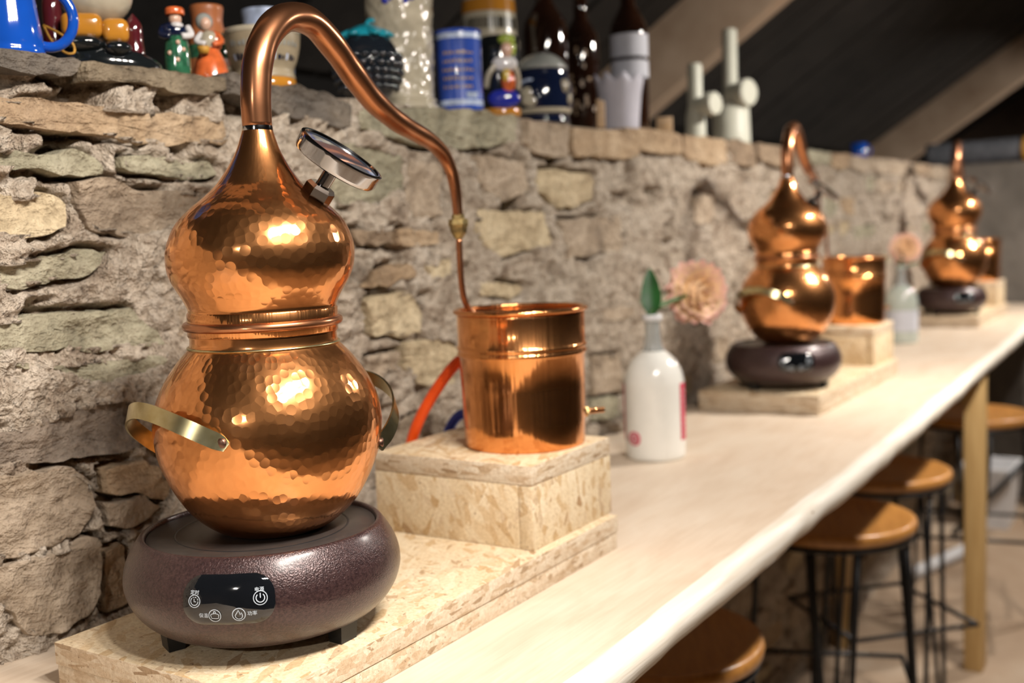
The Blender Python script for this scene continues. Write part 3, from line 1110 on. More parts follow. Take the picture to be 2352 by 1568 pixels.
def strap(path, up, w, th):
    """Flat band swept along a path; up = width direction per point."""
    P = np.array(path); U = np.array(up)
    T = np.gradient(P, axis=0); T /= np.linalg.norm(T, axis=1)[:, None]
    U = U - T * (U * T).sum(1)[:, None]; U /= np.linalg.norm(U, axis=1)[:, None]
    N = np.cross(T, U)
    V, F = [], []
    n = len(P)
    for i in range(n):
        e = (0.55, 0.88, 1.0)[min(2, i, n - 1 - i)]
        for a, b in ((-1, -1), (1, -1), (1, 1), (-1, 1)):
            V.append(P[i] + U[i] * a * w / 2 * e + N[i] * b * th / 2)
    for i in range(n - 1):
        for k in range(4):
            a, b = i * 4 + k, i * 4 + (k + 1) % 4
            F.append((a, b, b + 4, a + 4))
    F += [(3, 2, 1, 0), tuple((n - 1) * 4 + k for k in range(4))]
    return V, F


POT = [(0.0, .1142), (0.030, .1142), (.0395, .1146), (.0430, .1160), (.0480, .1190), (.0545, .1240), (.0607, .130), (.0657, .136), (.0730, .148), (.0786, .160), (.083, .1726), (.0853, .185),
       (.0860, .1967), (.0844, .209), (.0804, .221), (.0741, .233), (.0655, .2449), (.0602, .2508), (.0567, .2546), (.0553, .2575), (.0549, .2620), (.0549, .2700)]
HEAD = [(.0556, .2640), (.0555, .2700), (.0553, .2760), (.0553, .2832), (.0557, .2855), (.0592, .2928), (.0647, .302), (.0675, .308), (.0693, .314), (.0702, .3235), (.0692, .3317), (.0650, .3432),
        (.0608, .350), (.0562, .355), (.0500, .3608), (.0425, .3667), (.0360, .3725), (.0307, .378), (.0224, .390), (.0164, .4014), (.0124, .413), (.0109, .4190)]
TUBE = [(592, .598, .6036, .4186), (0, .5979, .6036, .4357), (0, .5992, .6037, .4518), (0, .6019, .6041, .465), (0, .609, .6049, .4807), (0, .6213, .6064, .495), (0, .6366, .6083, .5046), (0, .6524, .6102, .5085),
        (0, .6677, .612, .5085), (0, .683, .6139, .504), (0, .7049, .6165, .491), (0, .7227, .6187, .4779), (0, .738, .6205, .4668), (0, .754, .6225, .4565), (0, .7708, .6245, .4482), (0, .7919, .627, .4403),
        (0, .8103, .6292, .435), (0, .8333, .632, .4298), (0, .8533, .6344, .4249), (0, .8704, .6365, .4184), (0, .8818, .6379, .4114), (0, .8915, .6391, .4016), (0, .8977, .6398, .3919), (0, .9032, .6405, .3725), (0, .9048, .6407, .3507)]


def make_still():
    t = thing('copper_still', 'large hammered copper still with brass handles in the foreground', 'still', W(PX, PY, PZ), group='copper stills in a row')
    pr = fair([(r * q, z * q - PZ) for r, z in POT], 110)
    pr[:, 0] = np.maximum(pr[:, 0], 0)
    V, F, UV = lathe(pr.tolist(), 128, None)
    prp = pr.copy()
    pot = part('pot', (V, F), 'copper_hammered', t, uvs=UV)
    pr = fair([(r * q, z * q - PZ) for r, z in HEAD], 110)
    V, F, UV = lathe(pr.tolist(), 128, sh)
    head = part('head', (V, F), 'copper_hammered', t, uvs=UV)
    # plain collar below the head and its roped ring
    zr = .2722 * q - PZ
    V, F, _ = lathe([(.0553 * q + 0.0003, zr - .0078 * q), (.0562 * q, zr - .0072 * q), (.0562 * q, zr + .0095 * q), (.0553 * q, zr + .0105 * q)], 96, sh)
    part('collar', (V, F), 'copper_smooth', head)
    V, F, _ = lathe([(.0566 * q + .0034 * q * math.cos(a), zr + .0034 * q * math.sin(a)) for a in np.linspace(0, 2 * math.pi, 17)], 96, sh)
    part('collar_ring', (V, F), 'copper_tube', head)
    # soldered seam between pot and neck
    V, F, _ = lathe([(.0562 * q + .0012 * q * math.cos(a), .2558 * q - PZ + .0012 * q * math.sin(a)) for a in np.linspace(0, 2 * math.pi, 9)], 96)
    part('neck_seam', (V, F), 'brass', pot)
    # brass strap handles
    rs = lambda z: float(np.interp(z, prp[:, 1][5:], prp[:, 0][5:]))
    zf = lambda s: 0.205 + 0.033 * s + 0.108 * (1 - abs(s) ** 1.9)
    for az0 in (159.6, 350.0):
        path, up = [], []
        for s in np.linspace(-1, 1, 41):
            az = math.radians(az0 + 46 * s)
            z = zf(s)
            e = max(0.0, 1 - (abs(s) / 0.93) ** 2.3)
            path.append(((rs(z) + 0.004 + 0.054 * e ** 0.8) * math.cos(az), (rs(z) + 0.004 + 0.054 * e ** 0.8) * math.sin(az), z))
            up.append((-0.25 * math.cos(az), -0.25 * math.sin(az), 1.0))
        h = auto(part('handle', strap(path, up, 0.036, 0.005), 'brass', t), 40)
        for s in (-1, 1):
            az = math.radians(az0 + s * 43.5)
            d = (math.cos(az), math.sin(az), 0.0)
            zr_ = zf(s * 0.946)
            rr = rs(zr_) + 0.004
            V, F = lathe_along([(0.0, 0.0055), (0.008, 0.0050), (0.012, 0.0025), (0.0125, -0.01)], (rr * d[0], rr * d[1], zr_), d, 14)
            part('rivet', (V, F), 'rivet_copper', h)
    # swan neck
    P = np.array([(x / .33 - PX, y / .33 - PY, z / .33 - PZ) for _, x, y, z in TUBE])
    d0 = np.array(sh(.4186 * q - PZ))
    P[:2, 0] += (d0[0] - P[0, 0]); P[:2, 1] += (d0[1] - P[0, 1])
    PT = fair(P, 120)
    L = np.r_[0, np.cumsum(np.linalg.norm(np.diff(PT, axis=0), axis=1))]
    L /= L[-1]
    rad = np.interp(L, [0, 0.04, 0.12, 0.30, 0.42, 0.55, 0.66, 0.76, 0.86, 0.94, 1.0], [0.0335, 0.0345, 0.0345, 0.0345, 0.0335, 0.0315, 0.029, 0.0255, 0.021, 0.0168, 0.0150])
    rad = rad * (1 + 0.018 * np.sin(L * 70) * (L > 0.1))
    part('swan_neck', tube(PT, rad, 28), 'copper_tube', t)
    V, F, _ = lathe([(.0112 * q * 1.02, .4135 * q - PZ), (.0116 * q, .4165 * q - PZ), (.0112 * q, .4195 * q - PZ)], 40, sh)
    part('solder_joint', (V, F), 'chrome', head)
    # union nut at the end of the neck
    e = PT[-1]
    hexp = []
    un = lathe([(0.0150, 0.010), (0.020, 0.006), (0.020, -0.002), (0.030, -0.004), (0.031, -0.016), (0.027, -0.024), (0.024, -0.036), (0.016, -0.046), (0.0105, -0.052), (0.0, -0.052)], 6)
    un = ([(e[0] + v[0] * 1.0, e[1] + v[1] * 1.0, e[2] + v[2] * 1.25) for v in un[0]], un[1])
    part('union_nut', un, 'brass_dull', t, smooth=False)
    # thermometer
    nrm = np.array((0.196, -0.568, 0.80)); nrm /= np.linalg.norm(nrm)
    hx, hy = sh(1.105 - PZ)
    b0 = np.array((hx + 0.118 * RT[0] + 0.040 * TOW[0], hy + 0.118 * RT[1] + 0.040 * TOW[1], 1.098 - PZ))
    V, F = lathe_along([(0.0, 0.103), (0.030, 0.103), (0.034, 0.108), (0.093, 0.110), (0.099, 0.113), (0.102, 0.120), (0.102, 0.138), (0.1035, 0.142), (0.1035, 0.148), (0.100, 0.1505), (0.094, 0.1505), (0.092, 0.146)], b0 - nrm * 0.020, nrm, 64)
    case = part('thermometer', (V, F), 'chrome', t)
    auto(case, 40)
    V, F = lathe_along([(0.0925, 0.1455), (0.05, 0.1462), (0.0, 0.1465)], b0 - nrm * 0.020, nrm, 48)
    part('dial_glass', (V, F), 'dial_glass', case)
    V, F = lathe_along([(0.0165, 0.03), (0.0165, 0.108)], b0 - nrm * 0.020, nrm, 24)
    part('stem', (V, F), 'chrome', case)
    V, F = lathe_along([(0.012, -0.02), (0.030, -0.012), (0.036, -0.004), (0.036, 0.034), (0.030, 0.042), (0.0, 0.042)], b0, nrm, 6)
    part('hex_nut', (V, F), 'chrome', case, smooth=False)
    return t


still = make_still()
copy_tree(still, None, 'hammered copper still in the middle of the row behind the flower bottle', W(PX + OFF[1][0], PY + OFF[1][1], PZ))
copy_tree(still, None, 'smallest looking copper still at the far end of the table', W(PX + OFF[2][0], PY + OFF[2][1], PZ), 1.13)


# ------------------------------------------------------------------ condenser buckets
def make_bucket():
    t = thing('condenser_bucket', 'polished copper condenser bucket with outlet spout beside the nearest still', 'bucket', W(2.862, 1.805, 0.352), group='copper condenser buckets')
    H = 0.423
    zb = 0.297
    prof = [(0.0, 0.004), (0.180, 0.004), (0.186, 0.0), (0.189, 0.006), (0.1915, 0.08), (0.194, 0.18), (0.197, zb - 0.016), (0.2015, zb - 0.012), (0.203, zb - 0.006), (0.2005, zb - 0.001), (0.1985, zb + 0.003),
            (0.2015, zb + 0.007), (0.203, zb + 0.012), (0.2005, zb + 0.017), (0.198, zb + 0.020), (0.199, H - 0.02), (0.1995, H - 0.004), (0.195, H - 0.004), (0.194, 0.30), (0.190, 0.12), (0.185, 0.02), (0.0, 0.018)]
    V, F, _ = lathe(prof, 96)
    body = part('body', (V, F), 'copper_smooth', t)
    V, F, _ = lathe([(0.2015 + 0.0085 * math.cos(a), H - 0.002 + 0.0075 * math.sin(a)) for a in np.linspace(0, 2 * math.pi, 17)], 96)
    part('rim', (V, F), 'copper_smooth', t)
    # coil inlet rising to the union nut
    bx, by, bz = 2.862, 1.805, 0.352
    P = [(2.742, 1.9415, 0.997), (2.742, 1.9415, 0.975), (2.742, 1.9415, 0.93), (2.7438, 1.9415, 0.88), (2.750, 1.942, 0.835), (2.757, 1.940, 0.805), (2.772, 1.932, 0.775), (2.80, 1.915, 0.745), (2.83, 1.90, 0.72), (2.84, 1.89, 0.55)]
    P = fair([(x - bx, y - by, z - bz) for x, y, z in P], 40)
    part('coil_inlet', tube(P, 0.0098, 14), 'copper_tube', t)
    # coil inside
    P = [(0.14 * math.cos(a), 0.14 * math.sin(a), 0.33 - 0.012 * a) for a in np.linspace(2.0, 24, 110)]
    part('coil', tube(P, 0.0098, 8), 'copper_tube', t)
    # outlet spout
    d = np.array((RT[0], RT[1], 0.02))
    V, F = lathe_along([(0.0, 0.180), (0.019, 0.180), (0.019, 0.199), (0.013, 0.204), (0.0095, 0.206), (0.0095, 0.262), (0.0065, 0.262), (0.0065, 0.225)], (0.0, 0.0, 0.080), d, 20)
    part('outlet_spout', (V, F), 'copper_smooth', t)
    V, F = lathe_along([(0.0105, 0.188), (0.017, 0.192), (0.018, 0.206), (0.012, 0.211), (0.0098, 0.211)], (0.0, 0.0, 0.080), d, 6)
    part('outlet_nut', (V, F), 'brass_dull', t, smooth=False)
    return t


bucket = make_bucket()
copy_tree(bucket, None, 'copper condenser bucket partly hidden behind the middle still', W(2.862 + OFF[1][0] + 0.17, 1.805 + OFF[1][1], 0.352))
copy_tree(bucket, None, 'far copper condenser bucket behind the farthest still', W(2.862 + OFF[2][0] + 0.10, 1.805 + OFF[2][1], 0.352))

# hoses behind the first bucket
P = fair([(2.90, 2.02, 0.615), (2.87, 2.06, 0.598), (2.83, 2.13, 0.500), (2.815, 2.20, 0.385), (2.81, 2.245, 0.26), (2.78, 2.275, 0.10), (2.70, 2.29, 0.021), (2.50, 2.30, 0.021), (2.3, 2.30, 0.021)], 50)
o = obj('orange_hose', mesh('orange_hose', *tube(P, 0.0185, 16), 'hose_orange'), loc=W(0, 0, 0))
tag(o, 'orange rubber hose curving down behind the nearest copper bucket', 'hose')
P = fair([(3.07, 2.02, 0.405), (3.06, 2.11, 0.398), (3.05, 2.195, 0.385), (3.04, 2.25, 0.29), (3.06, 2.285, 0.10), (3.15, 2.31, 0.021), (3.4, 2.33, 0.021)], 40)
o = obj('blue_hose', mesh('blue_hose', *tube(P, 0.0175, 16), 'hose_blue'), loc=W(0, 0, 0))
tag(o, 'blue rubber hose just showing beside the nearest copper bucket', 'hose')


# ------------------------------------------------------------------ bottles and flowers
def patch_on(profr, az0, az1, z0, z1, off, n=14, nz=6):
    V, F = [], []
    for i in range(nz + 1):
        z = z0 + (z1 - z0) * i / nz
        for k in range(n + 1):
            a = math.radians(az0 + (az1 - az0) * k / n)
            r = profr(z) + off
            V.append((r * math.cos(a), r * math.sin(a), z))
    for i in range(nz):
        for k in range(n):
            a = i * (n + 1) + k
            F.append((a, a + 1, a + n + 2, a + n + 1))
    return V, F


BR = [(0.0, 0.012), (0.10, 0.006), (0.126, 0.0), (0.1325, 0.012), (0.134, 0.03), (0.134, 0.31), (0.131, 0.350), (0.120, 0.392), (0.100, 0.428), (0.074, 0.456), (0.052, 0.474)]
NK = [(0.052, 0.474), (0.043, 0.492), (0.037, 0.525), (0.034, 0.57), (0.033, 0.600), (0.033, 0.612)]


def petal_mesh():
    V, F, UV = [], [], []
    n, m = 5, 3
    for i in range(n + 1):
        u = i / n
        w = 0.30 * math.sin(math.pi * min(1, 0.12 + 0.80 * u)) ** 0.9 * (1 if u < 0.8 else 1 - (u - 0.8) * 3.2)
        for k in range(m):
            s = k - 1
            V.append((u, s * max(w, 0.02), 0.16 * (abs(s) * w * 1.6) + 0.10 * u * u))
            UV.append((u, k / 2))
    for i in range(n):
        for k in range(m - 1):
            a = i * m + k
            F.append((a, a + 1, a + m + 1, a + m))
    return mesh('petal', V, F, 'petal', uvs=UV)


PETAL = petal_mesh()


def make_flower(label, base, head, r, facing, leafs):
    """A dahlia on its stem; base = point in the bottle, head = centre of the bloom (layout units)."""
    t = thing('dahlia', label, 'flower', W(*base), group='dahlias in bottles')
    b = np.array(base); h = np.array(head) - b
    f = np.array(facing, float); f /= np.linalg.norm(f)
    P = fair([(0, 0, 0), (0.0, 0.0, 0.045), (0.2 * h[0], 0.2 * h[1], 0.07), (h[0] * 0.6, h[1] * 0.6, h[2] * 0.85), tuple(h - f * r * 0.15)], 24)
    part('stem', tube(P, 0.010, 10), 'stem_green', t)
    for lp in leafs:
        lp = np.array(lp)
        V, F = [], []
        n = 12
        for i in range(n + 1):
            u = i / n
            w = 0.046 * math.sin(math.pi * u ** 0.8) ** 0.8 + 0.001
            c = lp[0] + (lp[1] - lp[0]) * u
            side = np.array((0.35, -0.9, 0.05))
            for s in (-1, -0.5, 0, 0.5, 1):
                V.append(tuple(c + side * w * s + np.array((-0.02, -0.01, 0)) * abs(s) * w * 10 + np.array((0, 0, 0.004 * math.sin(u * 9)))))
        for i in range(n):
            for k in range(4):
                a = i * 5 + k
                F.append((a, a + 1, a + 6, a + 5))
        part('leaf', (V, F), 'leaf_green', t)
    V, F = ell(tuple(h), (r * 0.58,) * 3, 18, 12)
    core = part('flower_head', (V, F), 'petal', t, uvs=[(0.5, 0.0)] * len(V))
    u_, w_, d_ = axis_frame(f)
    R3 = Matrix((u_, w_, d_)).transposed()
    rl = random.Random(3)
    for ring, (cnt, tilt, ln) in enumerate(((3, 80, 0.38), (8, 62, 0.42), (12, 46, 0.46), (15, 30, 0.56), (17, 14, 0.64), (17, -2, 0.64), (15, -18, 0.58), (11, -36, 0.48))):
        for k in range(cnt):
            a = 2 * math.pi * (k + 0.5 * (ring % 2)) / cnt + rl.uniform(-0.1, 0.1)
            e = math.radians(tilt + rl.uniform(-5, 5))
            M3 = R3 @ Matrix.Rotation(a, 3, 'Z') @ Matrix.Rotation(-e, 3, 'Y')
            sc = r * ln * rl.uniform(0.9, 1.1)
            p = obj('petal', PETAL, core)
            off = M3 @ Vector((r * 0.48, 0, 0))
            p.matrix_local = Matrix.Translation((Vector(h) + off) * S) @ M3.to_4x4() @ Matrix.Diagonal((sc, sc * 1.25, sc, 1))
    return t


def make_bottle(label, loc, milky):
    t = thing('glass_bottle', label, 'bottle', W(*loc), group='bottles holding dahlias')
    pr = fair(BR, 40)
    pr[:, 0] = np.maximum(pr[:, 0], 0)
    V, F, _ = lathe(pr.tolist(), 48)
    part('body', (V, F), 'milk_white' if milky else 'green_glass', t)
    nk = fair(NK, 16)
    inner = [(r - 0.006, z) for r, z in nk[::-1]]
    V, F, _ = lathe(nk.tolist() + inner + [tuple(nk[0])], 40)
    part('neck', (V, F), 'clear_glass', t)
    V, F, _ = lathe([(0.028, 0.606), (0.041, 0.606), (0.0435, 0.612), (0.0435, 0.628), (0.041, 0.634), (0.029, 0.634), (0.028, 0.606)], 36)
    part('lip', (V, F), 'white_plastic' if milky else 'green_glass', t)
    if milky:
        view = math.degrees(math.atan2(-2.06, -4.35)) % 360
        rr = lambda z: 0.134
        part('label_strip', patch_on(rr, view + 56, view + 80, 0.085, 0.335, 0.0012), 'pink_print', t)
        part('label_strip', patch_on(rr, view - 84, view - 72, 0.085, 0.335, 0.0012), 'pink_print', t)
        rl = random.Random(4)
        for k in range(9):      # pale marks on the strip, too soft to read
            z = 0.105 + k * 0.024
            part('label_mark', patch_on(rr, view + 62, view + 62 + rl.uniform(5, 11), z, z + 0.009, 0.0022, 3, 1), 'pale_pink_print', t)
        az = math.radians(view - 43)
        d = (math.cos(az), math.sin(az), 0)
        V, F = lathe_along([(0.0, 0.1352), (0.022, 0.1345), (0.031, 0.1330)], (0, 0, 0.10), d, 26)
        em = part('emblem', (V, F), 'pale_pink_print', t)
        V, F = lathe_along([(0.025, 0.1350), (0.0265, 0.1354), (0.0325, 0.1336), (0.034, 0.1315)], (0, 0, 0.10), d, 26)
        part('emblem_ring', (V, F), 'pink_print', em)
        V, F = lathe_along([(0.009, 0.1356), (0.011, 0.1362), (0.015, 0.1356)], (0, 0, 0.10), d, 18)
        part('emblem_ring', (V, F), 'pink_print', em)
    else:
        rr = lambda z: 0.134
        part('paper_band', patch_on(rr, 0, 360, 0.10, 0.27, 0.0012, 40), 'paper_label', t)
    return t


make_bottle('white bottle with pink side print holding a peach dahlia beside the nearest bucket', (4.35, 2.06, 0), True)
make_bottle('pale green glass bottle holding a dahlia beside the middle bucket', (9.25, 2.13, 0), False)
make_flower('peach and pink dahlia bloom with one dark green leaf in the white bottle', (4.35, 2.06, 0.60), (4.70, 2.0, 0.705), 0.138, (-0.62, -0.72, 0.10),
            [((0.0, 0.0, 0.02), (0.03, 0.02, 0.235))])
make_flower('blurred peach dahlia bloom in the far green bottle', (9.25, 2.13, 0.60), (9.35, 2.12, 0.765), 0.118, (-0.95, -0.3, 0.2), [((0.0, 0.0, 0.02), (0.1, -0.12, 0.06))])


# ------------------------------------------------------------------ bar stools
def make_stool(label, x, y, rotz):
    t = thing('bar_stool', label, 'stool', W(x, y, -2.3), rotz, group='bar stools under the table')
    H = 1.73
    V, F, _ = lathe([(0.0, H - 0.035), (0.20, H - 0.033), (0.34, H - 0.024), (0.40, H - 0.008), (0.43, H), (0.447, H - 0.008), (0.452, H - 0.03), (0.445, H - 0.06), (0.42, H - 0.075), (0.0, H - 0.078)], 64)
    part('seat', (V, F), 'seat_wood', t)
    V, F, _ = lathe([(0.425 + 0.014 * math.cos(a), H - 0.09 + 0.014 * math.sin(a)) for a in np.linspace(0, 2 * math.pi, 9)], 48)
    part('seat_ring', (V, F), 'black_steel', t)
    for k in range(4):
        a = math.pi / 2 * k
        foot = np.array((0.47 * math.cos(a), 0.47 * math.sin(a), 0.012))
        rods = []
        for s in (-1, 1):
            b = a + s * 0.30
            top = (0.40 * math.cos(b), 0.40 * math.sin(b), H - 0.09)
            bend = foot + np.array((-math.sin(a), math.cos(a), 0)) * s * 0.02
            rods.append(tube(fair([top, tuple((np.array(top) * 0.25 + bend * 0.75)), tuple(bend)], 8), 0.015, 8))
        part('leg', join(*rods), 'black_steel', t)
    ring = []
    zf = 0.78
    cs = [(0.60 * math.cos(math.pi / 4 + math.pi / 2 * k), 0.60 * math.sin(math.pi / 4 + math.pi / 2 * k), zf) for k in range(4)]
    for k in range(4):
        ring.append(tube([cs[k], cs[(k + 1) % 4]], 0.015, 8))
    part('footrest', join(*ring), 'black_steel', t)
    return t


make_stool('nearest wooden bar stool, its seat cut by the bottom of the picture', 3.74, 1.83, 0.5)
make_stool('second bar stool from the front, its seat half shaded by the table', 5.785, 1.715, 0.35)
make_stool('third bar stool from the front, seat overlapping the one before it', 7.045, 1.775, 0.8)
make_stool('farthest bar stool, mostly hidden behind the pine table leg', 9.38, 1.60, 0.2)

# things on the floor at the far end
t = thing('storage_tub', 'white plastic storage tub on the floor behind the stools', 'tub', W(12.5, 1.95, -2.3))
V = []
for z, s in ((0.0, 0.26), (0.62, 0.32), (0.62, 0.345), (0.66, 0.345), (0.66, 0.30), (0.05, 0.24)):
    V += [(-s, -s * 0.8, z), (s, -s * 0.8, z), (s, s * 0.8, z), (-s, s * 0.8, z)]
F = [(0, 3, 2, 1)]
for i in range(5):
    for k in range(4):
        F.append((i * 4 + k, i * 4 + (k + 1) % 4, i * 4 + 4 + (k + 1) % 4, i * 4 + 4 + k))
F.append((20, 21, 22, 23))
part('body', (V, F), 'white_plastic', t, smooth=False)
for s in (-1, 1):
    part('grip', box(-0.1, 0.1, s * 0.278 - 0.02, s * 0.278 + 0.02, 0.60, 0.64, 0.004), 'white_plastic', t)
o = obj('plastic_pipe', mesh('plastic_pipe', *tube(fair([(10.15, 2.25, -2.24), (10.6, 2.12, -2.24), (11.25, 1.93, -2.24)], 14), 0.06, 14), 'white_plastic'), loc=W(0, 0, 0))
tag(o, 'short white plastic pipe lying on the floor below the stools', 'pipe')
o = obj('black_rod', mesh('black_rod', *tube([(11.75, 2.2, -2.27), (12.0, 1.55, -1.50)], 0.03, 10), 'black_steel'), loc=W(0, 0, 0))
tag(o, 'thin black rod leaning beside the white storage tub', 'rod')

# ------------------------------------------------------------------ crockery and oddments on the wall top
def ledge(name, label, cat, x, y, group=None, dz=0.0):
    """Thing on the wall top; its local -y looks into the room towards the near end of the table, +x runs to the far end."""
    rz = math.atan2(-y, -x) + math.pi / 2
    return thing(name, label, cat, W(x, y, ztop(x) + dz), rz, group)


def lp(name, prof, mat, parent, seg=40, n=None, c=(0, 0)):
    pr = fair(prof, n) if n else np.array(prof)
    pr = pr.copy()
    pr[:, 0] = np.maximum(pr[:, 0], 0)
    V, F, _ = lathe(pr.tolist(), seg, (lambda z: c) if c != (0, 0) else None)
    return part(name, (V, F), mat, parent)


def ep(name, c, r, mat, parent, nu=20, nv=12):
    return part(name, ell(c, r, nu, nv), mat, parent)


def loop_handle(name, cx, z, rx, rz, tr, mat, parent, a0=-125, a1=125, n=22):
    P = [(cx + rx * math.cos(math.radians(a)), 0, z + rz * math.sin(math.radians(a))) for a in np.linspace(a0, a1, n)]
    return part(name, tube(P, tr, 12), mat, parent)


# cobalt mug
t = ledge('blue_mug', 'glossy cobalt blue mug with a big loop handle at the near end of the ledge', 'mug', 1.715, 2.60)
lp('body', [(0.0, 0.004), (0.086, 0.0), (0.091, 0.008), (0.090, 0.020), (0.087, 0.028), (0.089, 0.034), (0.082, 0.09), (0.075, 0.15), (0.071, 0.22), (0.068, 0.22), (0.072, 0.15), (0.08, 0.05), (0.0, 0.02)], 'glaze_blue', t, 56)
loop_handle('handle', 0.100, 0.108, 0.062, 0.074, 0.0135, 'glaze_blue', t, -140, 140, 30)

# seated figure jug
k = 0.00124
t = ledge('figure_jug', 'ceramic figure jug with ochre breeches, maroon coat and black base', 'jug', 2.03, 2.63)
V, F = [], []
pr = fair([(0.0, 0.0), (0.94, 0.0), (1.0, 0.2), (0.97, 0.5), (0.82, 0.85), (0.6, 0.97), (0.0, 1.0)], 20)
pr[:, 0] = np.maximum(pr[:, 0], 0)
V, F, _ = lathe(pr.tolist(), 40)
V = [(0.165 * x - 0.01, 0.085 * y, 0.075 * z * (1.0 - 0.35 * x)) for x, y, z in V]
part('base', (V, F), 'glaze_black', t)
for cx, w, zb in ((-0.052, 0.054, 0.118), (0.034, 0.036, 0.106)):
    auto(part('breeches_leg', box(cx - w, cx + w, -0.085, 0.04, zb - 0.034, zb + 0.034, 0.022, 4), 'glaze_ochre', t), 80)
    ep('shoe', (cx, -0.055, zb - 0.048), (w * 1.15, 0.05, 0.026), 'glaze_black', t)
ep('belly', (-0.012, 0.005, 0.215), (0.100, 0.085, 0.085), 'glaze_cream', t, 28, 16)
ep('button', (-0.030, -0.074, 0.196), (0.0085, 0.006, 0.0085), 'glaze_black', t, 10, 6)
for cx, w, z0, h in ((-0.128, 0.026, 0.12, 0.15), (0.083, 0.024, 0.085, 0.10)):
    lp('coat_side', [(0.0, z0 - h / 2 - 0.02), (w * 1.1, z0 - h / 2), (w, z0), (w * 0.9, z0 + h / 2), (0.0, z0 + h / 2 + 0.03)], 'glaze_maroon', t, 24, 16, (cx, -0.01))
P = fair([(-0.148, -0.085, 0.112), (-0.130, -0.095, 0.07), (-0.098, -0.10, 0.038), (-0.076, -0.10, 0.038), (-0.078, -0.10, 0.062), (-0.110, -0.095, 0.090), (-0.148, -0.085, 0.112)], 30)
part('cord_loop', tube(P, 0.0034, 8), 'brown_cord', t)

# two figurines
def figurine(t, k, hat, hatm, robe, robem, coat, coatm, extra=()):
    lp('robe', robe, robem, t, 28, 24)
    lp('coat', coat, coatm, t, 24, 16)
    return t


t = ledge('man_figurine', 'small china man in a green robe and orange cap', 'figurine', 2.253, 2.585)
lp('plinth', [(0.0, 0.0), (0.036, 0.0), (0.038, 0.006), (0.034, 0.012), (0.0, 0.013)], 'glaze_cream', t, 24)
lp('robe', [(0.0, 0.008), (0.034, 0.010), (0.038, 0.05), (0.035, 0.09), (0.026, 0.12), (0.0, 0.128)], 'glaze_green', t, 28, 24)
ep('coat', (-0.006, 0.0, 0.137), (0.040, 0.026, 0.028), 'glaze_navy', t)
for s in (-1, 1):
    part('arm', tube(fair([(s * 0.034, 0.0, 0.150), (s * 0.042, -0.016, 0.125), (s * 0.016, -0.030, 0.118)], 10), 0.010, 10), 'glaze_navy' if s < 0 else 'glaze_white', t)
ep('head', (0.0, -0.002, 0.172), (0.0185, 0.0185, 0.022), 'skin_glaze', t)
ep('collar', (0.003, -0.008, 0.152), (0.02, 0.018, 0.012), 'glaze_white', t)
lp('cap', [(0.027, 0.184), (0.028, 0.190), (0.025, 0.204), (0.0, 0.210)], 'glaze_orange', t, 24, 12)
for a, z in ((0, 0.05), (0.5, 0.08), (-0.6, 0.07), (0.1, 0.10)):
    ep('flower_spot', (0.037 * math.sin(a), -0.037 * math.cos(a), z), (0.007, 0.004, 0.007), 'skin_glaze', t, 8, 6)

t = ledge('woman_figurine', 'small china woman in a grey bonnet and orange skirt', 'figurine', 2.385, 2.59)
lp('skirt', [(0.0, 0.0), (0.046, 0.0), (0.054, 0.008), (0.052, 0.03), (0.045, 0.06), (0.032, 0.09), (0.022, 0.105), (0.0, 0.108)], 'glaze_orange', t, 32, 26)
lp('bodice', [(0.0, 0.098), (0.023, 0.102), (0.027, 0.125), (0.024, 0.145), (0.012, 0.155), (0.0, 0.157)], 'glaze_cream', t, 24, 16)
ep('shawl', (0.017, 0.004, 0.125), (0.022, 0.024, 0.032), 'glaze_orange', t)
part('arm', tube(fair([(-0.022, -0.004, 0.148), (-0.038, -0.020, 0.122), (-0.012, -0.032, 0.112)], 10), 0.0085, 10), 'glaze_white', t)
part('arm', tube(fair([(0.026, -0.006, 0.146), (0.036, -0.022, 0.120), (0.010, -0.034, 0.110)], 10), 0.0085, 10), 'glaze_orange', t)
ep('head', (-0.008, -0.006, 0.176), (0.0175, 0.0175, 0.021), 'skin_glaze', t)
ep('bonnet', (-0.012, 0.005, 0.184), (0.026, 0.022, 0.027), 'glaze_grey', t)
lp('basket', [(0.0, 0.078), (0.014, 0.080), (0.019, 0.10), (0.017, 0.101), (0.0, 0.092)], 'brown_cord', t, 20, None, (-0.018, -0.046))

# flared stein with ochre foot
t = ledge('flared_stein', 'cream flared stein with blue lettering band and ochre foot behind the swan neck', 'stein', 2.645, 2.625)
lp('body', [(0.0, 0.03), (0.097, 0.034), (0.098, 0.05), (0.095, 0.062), (0.108, 0.095), (0.119, 0.14), (0.122, 0.19), (0.117, 0.19), (0.11, 0.13), (0.0, 0.08)], 'glaze_sand', t, 48, 40)
lp('foot', [(0.0, 0.0), (0.101, 0.0), (0.104, 0.008), (0.102, 0.034), (0.096, 0.038), (0.0, 0.036)], 'glaze_ochre', t, 48)
lp('rim_band', [(0.1235, 0.176), (0.1245, 0.18), (0.1245, 0.188), (0.1225, 0.193), (0.119, 0.192)], 'glaze_cream', t, 48)
rl = random.Random(5)
rr = lambda z: np.interp(z, [0.062, 0.095, 0.14, 0.19], [0.096, 0.1095, 0.1202, 0.1228])
for i in range(15):
    a = 215 + i * 8.0
    part('blue_mark', patch_on(rr, a, a + rl.uniform(3, 6), 0.088, 0.088 + rl.uniform(0.012, 0.022), 0.0012, 3, 2), 'glaze_navy' if i % 3 else 'glaze_pale_blue', t)
    part('grey_mark', patch_on(rr, a, a + rl.uniform(3, 6), 0.132, 0.132 + rl.uniform(0.012, 0.02), 0.0012, 3, 2), 'glaze_grey', t)
loop_handle('handle', -0.118, 0.125, 0.034, 0.055, 0.010, 'glaze_sand', t, 60, 300)

